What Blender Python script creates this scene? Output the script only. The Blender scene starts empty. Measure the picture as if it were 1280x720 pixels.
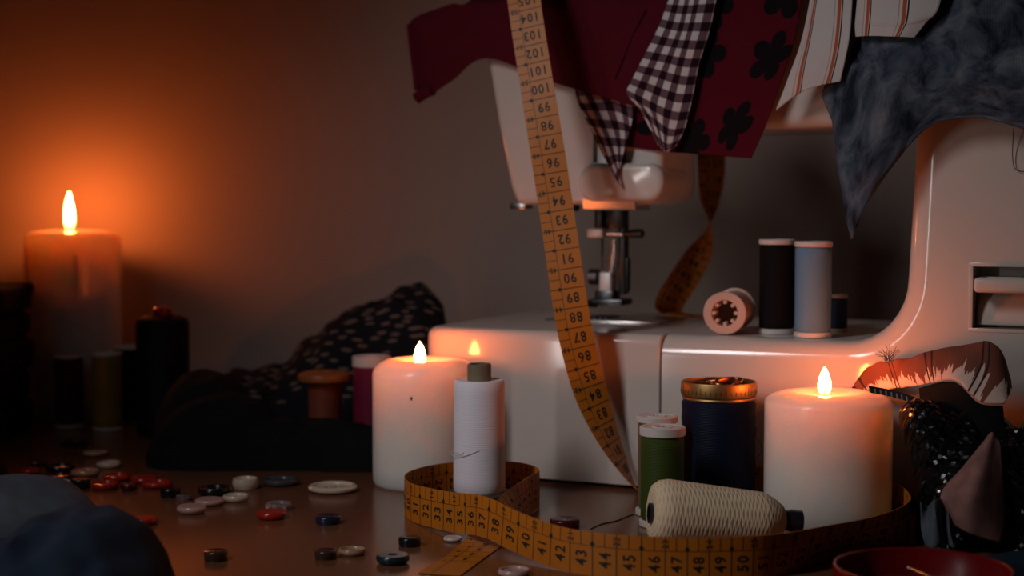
import bpy, bmesh, math, random
from mathutils import Vector, Matrix, noise
random.seed(7)
S = 0.01                      # the script is written in centimetres
D = bpy.data
scene = bpy.context.scene
COL = scene.collection
PI = math.pi

# ------------------------------------------------------------------ camera
CAMZ = 16.9
PITCH = math.atan(110 / 2000)
cam_d = D.cameras.new('camera'); cam = D.objects.new('camera', cam_d); COL.objects.link(cam)
cam.location = (0, 0, CAMZ * S); cam.rotation_euler = (PI / 2 - PITCH, 0, 0)
cam_d.sensor_width = 36; cam_d.lens = 36 * 2000 / 1280
cam_d.clip_start = 0.02; cam_d.clip_end = 20
cam_d.dof.use_dof = True; cam_d.dof.focus_distance = 0.82; cam_d.dof.aperture_fstop = 7.0
scene.camera = cam
CT, ST = math.cos(PITCH), math.sin(PITCH)

def ray(px, py):
    xc, yc = (px - 640) / 2000, (360 - py) / 2000
    return Vector((xc, CT + yc * ST, -ST + yc * CT))
def P(px, py, d):                                   # point at depth d
    r = ray(px, py); t = d / r.y
    return Vector((r.x * t, d, CAMZ + r.z * t))
def T(px, py, z=0.0):                               # point on the table
    r = ray(px, py); t = (z - CAMZ) / r.z
    return Vector((r.x * t, r.y * t, z))

# sewing machine frame
MO = Vector((-5.7, 98.5, 0)); MA = math.radians(-24.5)
MX = Vector((math.cos(MA), math.sin(MA), 0)); MY = Vector((-math.sin(MA), math.cos(MA), 0))
def to_m(w): r = w - MO; return Vector((r.dot(MX), r.dot(MY), r.z))
def to_w(X, Y, Z): return MO + MX * X + MY * Y + Vector((0, 0, Z))
def pm(px, py, Y):                                  # pixel ray met with the machine plane Y -> machine coords
    r = ray(px, py); c = Vector((0, 0, CAMZ)) - MO
    t = (Y - c.dot(MY)) / r.dot(MY)
    return to_m(Vector((0, 0, CAMZ)) + r * t)
def armfront(X): return 5.0 if X < 14 else max(0.0, 5.0 - (X - 14) * 5.0 / 15.4)
def ph(px, py, off):                                # point hanging `off` in front of the arm
    Y = 3
    for _ in range(12):
        Y = armfront(pm(px, py, Y).x) - off
    v = pm(px, py, Y); return to_w(*v)

# ------------------------------------------------------------------ materials
def lin(c):
    return tuple(((v / 255) / 12.92 if v / 255 <= .04045 else ((v / 255 + .055) / 1.055) ** 2.4) for v in c) + (1,)
def new_mat(name):
    m = D.materials.new(name); m.use_nodes = True
    nt = m.node_tree; b = nt.nodes['Principled BSDF']
    return m, nt, b
def N(nt, t, **kw):
    n = nt.nodes.new(t)
    for k, v in kw.items():
        if k in ('i',):
            for kk, vv in v.items(): n.inputs[kk].default_value = vv
        else: setattr(n, k, v)
    return n
def math_n(nt, op, a, b=None):
    n = nt.nodes.new('ShaderNodeMath'); n.operation = op
    for i, x in enumerate((a, b)):
        if x is None: continue
        if isinstance(x, (int, float)): n.inputs[i].default_value = x
        else: nt.links.new(x, n.inputs[i])
    return n.outputs[0]
def mixc(nt, fac, a, b):
    n = nt.nodes.new('ShaderNodeMix'); n.data_type = 'RGBA'
    for s, x in ((0, fac), (6, a), (7, b)):
        if isinstance(x, (int, float, tuple)): n.inputs[s].default_value = x
        else: nt.links.new(x, n.inputs[s])
    return n.outputs[2]
def bump(nt, b, h, strength=.3, dist=.0005):
    n = N(nt, 'ShaderNodeBump', i={'Strength': strength, 'Distance': dist}); nt.links.new(h, n.inputs['Height'])
    nt.links.new(n.outputs[0], b.inputs['Normal']); return n
def plain(name, col, rough=.5, metal=0., spec=.5, nscale=0, namp=.15, coat=0., sheen=0.):
    m, nt, b = new_mat(name)
    b.inputs['Roughness'].default_value = rough; b.inputs['Metallic'].default_value = metal
    b.inputs['Specular IOR Level'].default_value = spec
    b.inputs['Coat Weight'].default_value = coat
    if sheen: b.inputs['Sheen Weight'].default_value = sheen
    tc = N(nt, 'ShaderNodeTexCoord'); nz = N(nt, 'ShaderNodeTexNoise', i={'Scale': nscale or 60, 'Detail': 4})
    nt.links.new(tc.outputs['Object'], nz.inputs['Vector'])
    dark = tuple(v * (1 - namp * 2) for v in col[:3]) + (1,); lite = tuple(min(1, v * (1 + namp)) for v in col[:3]) + (1,)
    nt.links.new(mixc(nt, nz.outputs[0], dark, lite), b.inputs['Base Color'])
    return m
def uvxy(nt):
    tc = N(nt, 'ShaderNodeTexCoord'); sp = N(nt, 'ShaderNodeSeparateXYZ'); nt.links.new(tc.outputs['UV'], sp.inputs[0])
    return tc.outputs['UV'], sp.outputs[0], sp.outputs[1]
def weave(nt, b, u, v, f=12, s=.25):
    a = math_n(nt, 'SINE', math_n(nt, 'MULTIPLY', u, f * 6.283)); c = math_n(nt, 'SINE', math_n(nt, 'MULTIPLY', v, f * 6.283))
    bump(nt, b, math_n(nt, 'ADD', a, c), s, .0003)
def cloth_mat(name, col, namp=.12, nscale=25, rough=.9, f=12, sheen=.0):
    m, nt, b = new_mat(name); uv, u, v = uvxy(nt)
    b.inputs['Roughness'].default_value = rough; b.inputs['Specular IOR Level'].default_value = .15
    b.inputs['Sheen Weight'].default_value = sheen
    nz = N(nt, 'ShaderNodeTexNoise', i={'Scale': nscale / 25, 'Detail': 5}); nt.links.new(uv, nz.inputs['Vector'])
    dark = tuple(x * (1 - 2 * namp) for x in col[:3]) + (1,); lite = tuple(x * (1 + 2 * namp) for x in col[:3]) + (1,)
    nt.links.new(mixc(nt, nz.outputs[0], dark, lite), b.inputs['Base Color']); weave(nt, b, u, v, f)
    return m
def thread_mat(name, col, turns=13, cross=0, amp=.35, sat=.35, rough=.55, wobble=.35):
    m, nt, b = new_mat(name); uv, u, v = uvxy(nt)
    b.inputs['Roughness'].default_value = rough; b.inputs['Specular IOR Level'].default_value = .15
    nz = N(nt, 'ShaderNodeTexNoise', i={'Scale': 1.3, 'Detail': 3}); nt.links.new(uv, nz.inputs['Vector'])
    wob = math_n(nt, 'MULTIPLY', nz.outputs[0], 1.6 if cross else wobble)
    def wave(k, t):
        ph_ = math_n(nt, 'ADD', math_n(nt, 'ADD', math_n(nt, 'MULTIPLY', v, t), math_n(nt, 'MULTIPLY', u, k)), wob)
        return math_n(nt, 'SINE', math_n(nt, 'MULTIPLY', ph_, 6.2832))
    h = wave(1, turns)
    if cross:
        h = math_n(nt, 'MAXIMUM', wave(cross, turns), wave(-cross, turns))
    f = math_n(nt, 'ADD', math_n(nt, 'MULTIPLY', h, .5), .5)
    dark = tuple(x * (1 - sat) for x in col[:3]) + (1,)
    nt.links.new(mixc(nt, f, dark, col), b.inputs['Base Color']); bump(nt, b, h, amp, .0006)
    return m
def wax_mat(name, col):
    m, nt, b = new_mat(name)
    tc = N(nt, 'ShaderNodeTexCoord'); nz = N(nt, 'ShaderNodeTexNoise', i={'Scale': 30, 'Detail': 3})
    nt.links.new(tc.outputs['Object'], nz.inputs['Vector'])
    nt.links.new(mixc(nt, nz.outputs[0], tuple(v * .94 for v in col[:3]) + (1,), col), b.inputs['Base Color'])
    b.inputs['Roughness'].default_value = .2
    b.inputs['Subsurface Weight'].default_value = 1; b.inputs['Subsurface Radius'].default_value = (1, .8, .6)
    b.inputs['Subsurface Scale'].default_value = .04
    return m
def flame_mat(name, L, h):
    m = D.materials.new(name); m.use_nodes = True; nt = m.node_tree; nt.nodes.clear()
    out = N(nt, 'ShaderNodeOutputMaterial'); tc = N(nt, 'ShaderNodeTexCoord'); sp = N(nt, 'ShaderNodeSeparateXYZ')
    nt.links.new(tc.outputs['Object'], sp.inputs[0])
    f = math_n(nt, 'DIVIDE', sp.outputs[2], h * S)
    r = N(nt, 'ShaderNodeValToRGB'); nt.links.new(f, r.inputs[0])
    e = r.color_ramp.elements; e[0].position = 0.0; e[0].color = (.02, .02, .02, 1); e[1].position = .4; e[1].color = (1, 1, 1, 1)
    n2 = e.new(.14); n2.color = (.2, .2, .2, 1)
    em = N(nt, 'ShaderNodeEmission', i={'Color': (1, .19, .034, 1)})
    nt.links.new(math_n(nt, 'MULTIPLY', r.outputs[0], L), em.inputs['Strength'])
    tr = N(nt, 'ShaderNodeBsdfTransparent'); ad = N(nt, 'ShaderNodeAddShader')
    nt.links.new(em.outputs[0], ad.inputs[0]); nt.links.new(tr.outputs[0], ad.inputs[1]); nt.links.new(ad.outputs[0], out.inputs[0])
    return m

M = {}
# machine plastic
M['plastic'] = plain('ivory machine plastic', (.64, .57, .515, 1), .12, nscale=8, namp=.02)
M['plastic_dark'] = plain('shaded slot plastic', (.10, .085, .075, 1), .5)
M['steel'] = plain('polished steel', (.62, .60, .58, 1), .25, 1, nscale=90, namp=.1)
M['satin'] = plain('satin nickel', (.78, .75, .72, 1), .4, .35, nscale=90, namp=.05)
M['dark_steel'] = plain('dark steel', (.10, .10, .105, 1), .32, 1, nscale=90, namp=.1)
M['black_metal'] = plain('blackened metal', (.015, .015, .016, 1), .35, nscale=90)
M['rubber'] = plain('grey rubber', (.45, .42, .4, 1), .7)
M['gold'] = plain('worn gold metal', (.46, .27, .10, 1), .48, 1, nscale=200, namp=.2)
M['copper'] = plain('coiled copper strip', (.42, .18, .09, 1), .3, 1, nscale=150, namp=.2)
M['wax'] = wax_mat('candle wax', (.86, .80, .72, 1))
M['drip'] = plain('hardened wax drip', (.8, .66, .55, 1), .3)
M['wick'] = plain('burnt wick', (.02, .012, .008, 1), .9)
M['cardboard'] = plain('brown cardboard tube', (.20, .15, .09, 1), .8, nscale=150)
M['darkwood'] = plain('dark stained wood', (.075, .05, .033, 1), .5, nscale=80)
M['orangewood'] = plain('varnished orange wood', (.3, .09, .02, 1), .4, nscale=60)
M['whiteplastic'] = plain('milky spool plastic', (.66, .60, .56, 1), .4, nscale=80, namp=.05)
M['redplastic'] = plain('red plastic', (.22, .004, .008, 1), .3)
M['blackplastic'] = plain('black plastic', (.012, .013, .018, 1), .3)
M['speck'] = plain('soot', (.06, .03, .02, 1), .9)

# table: brown laminate with faint grain
m, nt, b = new_mat('brown laminate table')
tc = N(nt, 'ShaderNodeTexCoord'); mp = N(nt, 'ShaderNodeMapping'); mp.inputs['Scale'].default_value = (3, 40, 10)
nt.links.new(tc.outputs['Object'], mp.inputs[0]); nz = N(nt, 'ShaderNodeTexNoise', i={'Scale': 3, 'Detail': 6, 'Roughness': .6})
nt.links.new(mp.outputs[0], nz.inputs['Vector'])
nt.links.new(mixc(nt, nz.outputs[0], (.16, .058, .026, 1), (.21, .082, .04, 1)), b.inputs['Base Color'])
b.inputs['Roughness'].default_value = .2; b.inputs['Specular IOR Level'].default_value = .5
bump(nt, b, nz.outputs[0], .03, .0004); M['table'] = m
# wall: matt paint
m, nt, b = new_mat('matt wall paint')
tc = N(nt, 'ShaderNodeTexCoord'); nz = N(nt, 'ShaderNodeTexNoise', i={'Scale': 6, 'Detail': 5}); nt.links.new(tc.outputs['Object'], nz.inputs['Vector'])
nt.links.new(mixc(nt, nz.outputs[0], (.54, .44, .38, 1), (.60, .50, .44, 1)), b.inputs['Base Color'])
b.inputs['Roughness'].default_value = .9; nz2 = N(nt, 'ShaderNodeTexNoise', i={'Scale': 300, 'Detail': 2}); nt.links.new(tc.outputs['Object'], nz2.inputs['Vector'])
bump(nt, b, nz2.outputs[0], .05, .0005); M['wall'] = m
# cloths
M['red_cloth'] = cloth_mat('dark red cotton', (.085, .004, .012, 1), .06)
M['black_cloth'] = cloth_mat('black cotton', (.006, .006, .007, 1), .2)
M['dark_cloth'] = cloth_mat('charcoal cotton', (.016, .016, .018, 1), .25)
M['denim'] = cloth_mat('dark denim', (.022, .036, .06, 1), .3, nscale=15)
M['denim_light'] = cloth_mat('greyed blue fleece', (.09, .105, .13, 1), .25, nscale=15)
M['teal_cloth'] = cloth_mat('dark teal cotton', (.012, .028, .045, 1), .3)
M['lining'] = cloth_mat('dusky pink lining', (.30, .15, .13, 1), .42, nscale=22)
# gingham
m, nt, b = new_mat('gingham'); uv, u, v = uvxy(nt)
def sq(x, p): return math_n(nt, 'GREATER_THAN', math_n(nt, 'FRACT', math_n(nt, 'DIVIDE', x, p)), .5)
f = math_n(nt, 'MULTIPLY', math_n(nt, 'ADD', sq(u, 1.04), sq(v, 1.04)), .5)
r = N(nt, 'ShaderNodeValToRGB'); nt.links.new(f, r.inputs[0]); r.color_ramp.interpolation = 'CONSTANT'
e = r.color_ramp.elements; e[0].color = (.60, .56, .56, 1); e[1].position = .75; e[1].color = (.018, .006, .012, 1)
e2 = e.new(.25); e2.color = (.13, .075, .09, 1)
nt.links.new(r.outputs[0], b.inputs['Base Color']); b.inputs['Roughness'].default_value = .9; b.inputs['Specular IOR Level'].default_value = .1; weave(nt, b, u, v, 14, .2); M['gingham'] = m
# red with black flowers
m, nt, b = new_mat('red cotton with black flowers'); uv, u, v = uvxy(nt)
vo = N(nt, 'ShaderNodeTexVoronoi', voronoi_dimensions='2D', i={'Scale': .27, 'Randomness': .6}); nt.links.new(uv, vo.inputs['Vector'])
mp = N(nt, 'ShaderNodeVectorMath', operation='SUBTRACT'); nt.links.new(uv, mp.inputs[0])
nt.links.new(vo.outputs['Position'], mp.inputs[1])
sp = N(nt, 'ShaderNodeSeparateXYZ'); nt.links.new(mp.outputs[0], sp.inputs[0])
ang = math_n(nt, 'ARCTAN2', sp.outputs[1], sp.outputs[0]); pet = math_n(nt, 'ABSOLUTE', math_n(nt, 'COSINE', math_n(nt, 'MULTIPLY', ang, 2.5)))
ln = N(nt, 'ShaderNodeVectorMath', operation='LENGTH'); nt.links.new(mp.outputs[0], ln.inputs[0])
rad = math_n(nt, 'ADD', math_n(nt, 'MULTIPLY', math_n(nt, 'POWER', pet, .7), .75), .75)
fl = math_n(nt, 'LESS_THAN', ln.outputs['Value'], rad)
nt.links.new(mixc(nt, fl, (.085, .004, .011, 1), (.007, .004, .006, 1)), b.inputs['Base Color'])
b.inputs['Roughness'].default_value = .9; b.inputs['Specular IOR Level'].default_value = .1; weave(nt, b, u, v); M['floral'] = m
# striped
m, nt, b = new_mat('white cotton with red stripes'); uv, u, v = uvxy(nt)
fr = math_n(nt, 'FRACT', math_n(nt, 'DIVIDE', u, 2.1))
def band(a, c): return math_n(nt, 'MULTIPLY', math_n(nt, 'GREATER_THAN', fr, a), math_n(nt, 'LESS_THAN', fr, c))
c1 = mixc(nt, band(.40, .50), (.62, .56, .54, 1), (.45, .11, .05, 1)); c1 = mixc(nt, band(.52, .56), c1, (.05, .03, .03, 1)); c1 = mixc(nt, band(.30, .33), c1, (.5, .3, .24, 1))
nt.links.new(c1, b.inputs['Base Color']); b.inputs['Roughness'].default_value = .9; b.inputs['Specular IOR Level'].default_value = .1; weave(nt, b, u, v); M['striped'] = m
# grey-blue mottled
m, nt, b = new_mat('grey-blue mottled cotton'); uv, u, v = uvxy(nt)
n1 = N(nt, 'ShaderNodeTexNoise', i={'Scale': .55, 'Detail': 6, 'Roughness': .65, 'Distortion': .6}); nt.links.new(uv, n1.inputs['Vector'])
r = N(nt, 'ShaderNodeValToRGB'); nt.links.new(n1.outputs[0], r.inputs[0]); e = r.color_ramp.elements
e[0].position = .36; e[0].color = (.014, .018, .03, 1); e[1].position = .7; e[1].color = (.17, .18, .205, 1)
e2 = e.new(.5); e2.color = (.065, .08, .11, 1)
nt.links.new(r.outputs[0], b.inputs['Base Color']); b.inputs['Roughness'].default_value = .9; b.inputs['Specular IOR Level'].default_value = .1; weave(nt, b, u, v); M['bluefloral'] = m
# black with leaf flecks
m, nt, b = new_mat('black cotton with pale leaf print'); uv, u, v = uvxy(nt)
mp = N(nt, 'ShaderNodeMapping'); mp.inputs['Rotation'].default_value = (0, 0, .6); mp.inputs['Scale'].default_value = (.75, 1.9, 1); nt.links.new(uv, mp.inputs[0])
dz = N(nt, 'ShaderNodeTexNoise', i={'Scale': .8}); nt.links.new(uv, dz.inputs['Vector'])
ad = N(nt, 'ShaderNodeMix', data_type='VECTOR'); ad.inputs[0].default_value = .25; nt.links.new(mp.outputs[0], ad.inputs[4]); nt.links.new(dz.outputs['Color'], ad.inputs[5])
vo = N(nt, 'ShaderNodeTexVoronoi', voronoi_dimensions='2D', i={'Scale': 1.3}); nt.links.new(ad.outputs[1], vo.inputs['Vector'])
f = math_n(nt, 'LESS_THAN', vo.outputs['Distance'], .26)
spc = N(nt, 'ShaderNodeSeparateColor'); nt.links.new(vo.outputs['Color'], spc.inputs[0])
f = math_n(nt, 'MULTIPLY', f, math_n(nt, 'GREATER_THAN', spc.outputs[0], .35))
nt.links.new(mixc(nt, f, (.008, .009, .014, 1), (.17, .125, .10, 1)), b.inputs['Base Color'])
b.inputs['Roughness'].default_value = .85; b.inputs['Specular IOR Level'].default_value = .2; M['leafprint'] = m
# brown skyline-like pattern
m, nt, b = new_mat('patterned rust cotton'); uv, u, v = uvxy(nt)
nz = N(nt, 'ShaderNodeTexNoise', noise_dimensions='1D', i={'Scale': 1.4, 'Detail': 3, 'Roughness': .8}); nt.links.new(u, nz.inputs['W'])
edge = math_n(nt, 'ADD', math_n(nt, 'MULTIPLY', nz.outputs[0], 3.2), .75)
f1 = math_n(nt, 'LESS_THAN', v, edge)
w2 = math_n(nt, 'FRACT', math_n(nt, 'MULTIPLY', u, .34)); f2 = math_n(nt, 'LESS_THAN', w2, .035)
w3 = math_n(nt, 'FRACT', math_n(nt, 'ADD', math_n(nt, 'MULTIPLY', u, .34), .88)); f3 = math_n(nt, 'LESS_THAN', w3, .035)
c1 = mixc(nt, f1, (.80, .56, .46, 1), (.2, .055, .03, 1)); c1 = mixc(nt, math_n(nt, 'MAXIMUM', f2, f3), c1, (.03, .012, .01, 1))
nt.links.new(c1, b.inputs['Base Color']); b.inputs['Roughness'].default_value = .85; weave(nt, b, u, v); M['rust'] = m
# sequins
m, nt, b = new_mat('black sequinned cloth'); uv, u, v = uvxy(nt)
vo = N(nt, 'ShaderNodeTexVoronoi', voronoi_dimensions='2D', i={'Scale': 6.0}); nt.links.new(uv, vo.inputs['Vector'])
ge = N(nt, 'ShaderNodeNewGeometry'); sub = N(nt, 'ShaderNodeVectorMath', operation='SUBTRACT'); sub.inputs[1].default_value = (.5, .5, .5)
nt.links.new(vo.outputs['Color'], sub.inputs[0]); sc = N(nt, 'ShaderNodeVectorMath', operation='SCALE'); sc.inputs['Scale'].default_value = 1.1; nt.links.new(sub.outputs[0], sc.inputs[0])
add = N(nt, 'ShaderNodeVectorMath', operation='ADD'); nt.links.new(ge.outputs['Normal'], add.inputs[0]); nt.links.new(sc.outputs[0], add.inputs[1])
nr = N(nt, 'ShaderNodeVectorMath', operation='NORMALIZE'); nt.links.new(add.outputs[0], nr.inputs[0]); nt.links.new(nr.outputs[0], b.inputs['Normal'])
n1 = N(nt, 'ShaderNodeTexNoise', i={'Scale': .38, 'Detail': 2}); nt.links.new(uv, n1.inputs['Vector'])
patch = math_n(nt, 'GREATER_THAN', n1.outputs[0], .6); seq = math_n(nt, 'MULTIPLY', math_n(nt, 'LESS_THAN', vo.outputs['Distance'], .42), patch)
nt.links.new(mixc(nt, seq, (.006, .006, .007, 1), (.2, .18, .175, 1)), b.inputs['Base Color'])
nt.links.new(seq, b.inputs['Metallic']); b.inputs['Roughness'].default_value = .22; b.inputs['Specular IOR Level'].default_value = .25; M['sequin'] = m
m, nt, b = new_mat('dark trim with pale stitches'); uv, u, v = uvxy(nt)
w = math_n(nt, 'FRACT', math_n(nt, 'MULTIPLY', u, 3.6)); f = math_n(nt, 'MULTIPLY', math_n(nt, 'LESS_THAN', w, .28), math_n(nt, 'GREATER_THAN', v, .12))
nt.links.new(mixc(nt, f, (.012, .01, .01, 1), (.3, .2, .17, 1)), b.inputs['Base Color']); b.inputs['Roughness'].default_value = .9; M['trim'] = m
# measuring tape
M['tape'] = plain('yellow tape cloth', (.56, .165, .007, 1), .5, nscale=120, namp=.07)
M['ink'] = plain('black ink', (.02, .013, .008, 1), .6)

# ------------------------------------------------------------------ object helpers
def obj(name, bm, mats, parent=None, smooth=True, loc=None, norm=True):
    me = D.meshes.new(name); 
    for v in bm.verts: v.co *= S
    if norm: bmesh.ops.recalc_face_normals(bm, faces=bm.faces)
    bm.to_mesh(me); bm.free()
    for mm in (mats if isinstance(mats, (list, tuple)) else [mats]): me.materials.append(mm)
    if smooth:
        for p in me.polygons: p.use_smooth = True
        me.set_sharp_from_angle(angle=math.radians(40))
    o = D.objects.new(name, me); COL.objects.link(o)
    if parent: o.parent = parent
    if loc is not None: o.location = Vector(loc) * S
    return o
def tag(o, label=None, cat=None, group=None, kind=None):
    if label: o['label'] = label
    if cat: o['category'] = cat
    if group: o['group'] = group
    if kind: o['kind'] = kind
    return o
def thing(name, label, cat, loc=(0, 0, 0), rz=0, group=None):
    o = D.objects.new(name, None); COL.objects.link(o); o.empty_display_size = .01
    o.location = Vector(loc) * S; o.rotation_euler = (0, 0, rz)
    return tag(o, label, cat, group)
def mod_solid(o, t):
    md = o.modifiers.new('thick', 'SOLIDIFY'); md.thickness = t * S; md.offset = -1
def lathe_into(bm, prof, seg=48, mtx=None):
    uvl = bm.loops.layers.uv.verify(); rings = []
    L = [0]
    for a, c in zip(prof, prof[1:]): L.append(L[-1] + math.hypot(c[0] - a[0], c[1] - a[1]))
    for (r, z) in prof:
        if r < 1e-6: rings.append([bm.verts.new((0, 0, z))])
        else: rings.append([bm.verts.new((r * math.cos(2 * PI * i / seg), r * math.sin(2 * PI * i / seg), z)) for i in range(seg)])
    for k in range(len(prof) - 1):
        A, B = rings[k], rings[k + 1]
        if len(A) == 1 and len(B) == 1: continue
        for i in range(seg):
            j = (i + 1) % seg
            if len(A) == 1: f = bm.faces.new((A[0], B[j], B[i])); us = ((i + .5), i + 1, i); vs = (L[k], L[k + 1], L[k + 1])
            elif len(B) == 1: f = bm.faces.new((A[i], A[j], B[0])); us = (i, i + 1, i + .5); vs = (L[k], L[k], L[k + 1])
            else: f = bm.faces.new((A[i], A[j], B[j], B[i])); us = (i, i + 1, i + 1, i); vs = (L[k], L[k], L[k + 1], L[k + 1])
            for lp, uu, vv in zip(f.loops, us, vs): lp[uvl].uv = (uu / seg, vv)
    vs = [v for rg in rings for v in rg]
    if mtx is not None: bmesh.ops.transform(bm, matrix=mtx, verts=vs)
    return vs
def lathe(prof, seg=48, mtx=None):
    bm = bmesh.new(); lathe_into(bm, prof, seg, mtx); return bm
def box_into(bm, x0, x1, y0, y1, z0, z1, bev=0., seg=3):
    r = bmesh.ops.create_cube(bm, size=1)['verts']
    for v in r: v.co = Vector((x0 if v.co.x < 0 else x1, y0 if v.co.y < 0 else y1, z0 if v.co.z < 0 else z1))
    if bev:
        es = list({e for v in r for e in v.link_edges})
        bmesh.ops.bevel(bm, geom=es, offset=bev, segments=seg, profile=.5, affect='EDGES')
def box(*a, **k): bm = bmesh.new(); box_into(bm, *a, **k); return bm
def tube_into(bm, pts, r, seg=8, caps=True):
    pts = [Vector(p) for p in pts]; n = len(pts); rs = r if isinstance(r, (list, tuple)) else [r] * n; rings = []
    up = Vector((0, 0, 1)); prev = None
    for i, p in enumerate(pts):
        t = (pts[min(i + 1, n - 1)] - pts[max(i - 1, 0)]).normalized()
        a = prev if prev is not None else (up if abs(t.z) < .9 else Vector((1, 0, 0)))
        x = (a - t * a.dot(t)).normalized(); prev = x; y = t.cross(x)
        rings.append([bm.verts.new(p + (x * math.cos(2 * PI * k / seg) + y * math.sin(2 * PI * k / seg)) * rs[i]) for k in range(seg)])
    for A, B in zip(rings, rings[1:]):
        for k in range(seg): bm.faces.new((A[k], A[(k + 1) % seg], B[(k + 1) % seg], B[k]))
    if caps: bm.faces.new(rings[0][::-1]); bm.faces.new(rings[-1])
def tube(pts, r, seg=8): bm = bmesh.new(); tube_into(bm, pts, r, seg); return bm
def cr(p0, p1, p2, p3, t):
    return .5 * ((2 * p1) + (p2 - p0) * t + (2 * p0 - 5 * p1 + 4 * p2 - p3) * t * t + (3 * p1 - p0 - 3 * p2 + p3) * t ** 3)
def spline(pts, per=8):
    pts = [Vector(p) for p in pts]; n = len(pts); out = []
    for i in range(n - 1):
        for k in range(per): out.append(cr(pts[max(i - 1, 0)], pts[i], pts[i + 1], pts[min(i + 2, n - 1)], k / per))
    out.append(pts[-1]); return out
def sheet(grid, per=8, wr=.12, wf=.35, seed=0, fine=0., uvrot=0., uvscale=1., uvoff=(0, 0)):
    rows = [spline(r, per) for r in grid]                      # rows interpolated across
    cols = [spline([r[j] for r in rows], per) for j in range(len(rows[0]))]
    nu, nv = len(cols), len(cols[0]); bm = bmesh.new(); uvl = bm.loops.layers.uv.verify()
    G = [[cols[i][j] for j in range(nv)] for i in range(nu)]
    # lengths for uv
    U = [0.]; jm = nv * 2 // 3
    for i in range(1, nu): U.append(U[-1] + (G[i][jm] - G[i - 1][jm]).length)
    V = [0.]; im = nu // 2
    for j in range(1, nv): V.append(V[-1] + (G[im][j] - G[im][j - 1]).length)
    ca, sa = math.cos(uvrot), math.sin(uvrot); vs = []
    for i in range(nu):
        rowv = []
        for j in range(nv):
            p = G[i][j].copy()
            a = G[min(i + 1, nu - 1)][j] - G[max(i - 1, 0)][j]; c = G[i][min(j + 1, nv - 1)] - G[i][max(j - 1, 0)]
            n = a.cross(c); n = n.normalized() if n.length > 1e-9 else Vector((0, -1, 0))
            d = wr * noise.noise(Vector((U[i] * wf, V[j] * wf * .35, seed * 7.3))) + fine * noise.noise(Vector((U[i] * 1.4, V[j] * 1.0, seed * 3.1 + 9)))
            rowv.append(bm.verts.new(p + n * d))
        vs.append(rowv)
    for i in range(nu - 1):
        for j in range(nv - 1):
            f = bm.faces.new((vs[i][j], vs[i + 1][j], vs[i + 1][j + 1], vs[i][j + 1]))
            for lp, (ii, jj) in zip(f.loops, ((i, j), (i + 1, j), (i + 1, j + 1), (i, j + 1))):
                x, y = U[ii] * uvscale, V[jj] * uvscale
                lp[uvl].uv = (x * ca - y * sa + uvoff[0], x * sa + y * ca + uvoff[1])
    return bm
def heap(x0, x1, y0, y1, fn, step=.35, folds=.4, ff=.3, seed=1, stretch=(1, 1), uvs=1., lean=0.):
    """a crumpled heap of cloth lying on the table, height fn(x,y)"""
    bm = bmesh.new(); uvl = bm.loops.layers.uv.verify()
    nx = int((x1 - x0) / step) + 1; ny = int((y1 - y0) / step) + 1; V = []
    for i in range(nx):
        r = []
        for j in range(ny):
            x = x0 + (x1 - x0) * i / (nx - 1); y = y0 + (y1 - y0) * j / (ny - 1)
            h = fn(x, y)
            if h > 0:
                q = noise.noise(Vector((x * ff * stretch[0], y * ff * stretch[1], seed * 5.7)))
                q2 = 1 - abs(noise.noise(Vector((x * ff * 1.7 * stretch[0] + 3, y * ff * 1.7 * stretch[1], seed * 9.1)))) * 2
                h += folds * (q + .6 * q2) * min(1, h / 1.2)
            ox = .6 * folds * noise.noise(Vector((x * ff, y * ff, seed + 31))); ox -= lean * max(0, h - 2.5); oy = .6 * folds * noise.noise(Vector((x * ff, y * ff, seed + 57)))
            r.append((bm.verts.new((x + ox, y + oy, max(h, 0.0))), h))
        V.append(r)
    Sl = [[0.] * ny for _ in range(nx)]
    for i in range(nx - 1):
        for j in range(ny - 1):
            q = (V[i][j], V[i + 1][j], V[i + 1][j + 1], V[i][j + 1])
            if max(a[1] for a in q) <= 0.02: continue
            f = bm.faces.new([a[0] for a in q])
            for lp in f.loops:
                c = lp.vert.co; lp[uvl].uv = (c.x * uvs + .25 * c.z, (c.y * .75 + c.z * .9) * uvs)
    bmesh.ops.delete(bm, geom=[v for v in bm.verts if not v.link_faces], context='VERTS')
    return bm

# ------------------------------------------------------------------ setting
WALLD = 131.2
o = obj('wall_back', box(-160, 160, WALLD, WALLD + 10, -75, 120), M['wall']); tag(o, kind='structure')
t = thing('table', 'brown laminate worktable carrying candles, spools and the sewing machine', 'table', (0, 0, 0))
obj('tabletop', box(-95, 95, 30, WALLD - .05, -3, 0, bev=.3), M['table'], t)
for sx in (-90, 90):
    for sy in (36, 126): obj('leg', box(sx - 2.5, sx + 2.5, sy - 2.5, sy + 2.5, -75, -3, bev=.2), M['table'], t)
o = obj('floor', box(-160, 160, -60, WALLD, -78, -75), M['darkwood']); tag(o, kind='structure')

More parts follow.
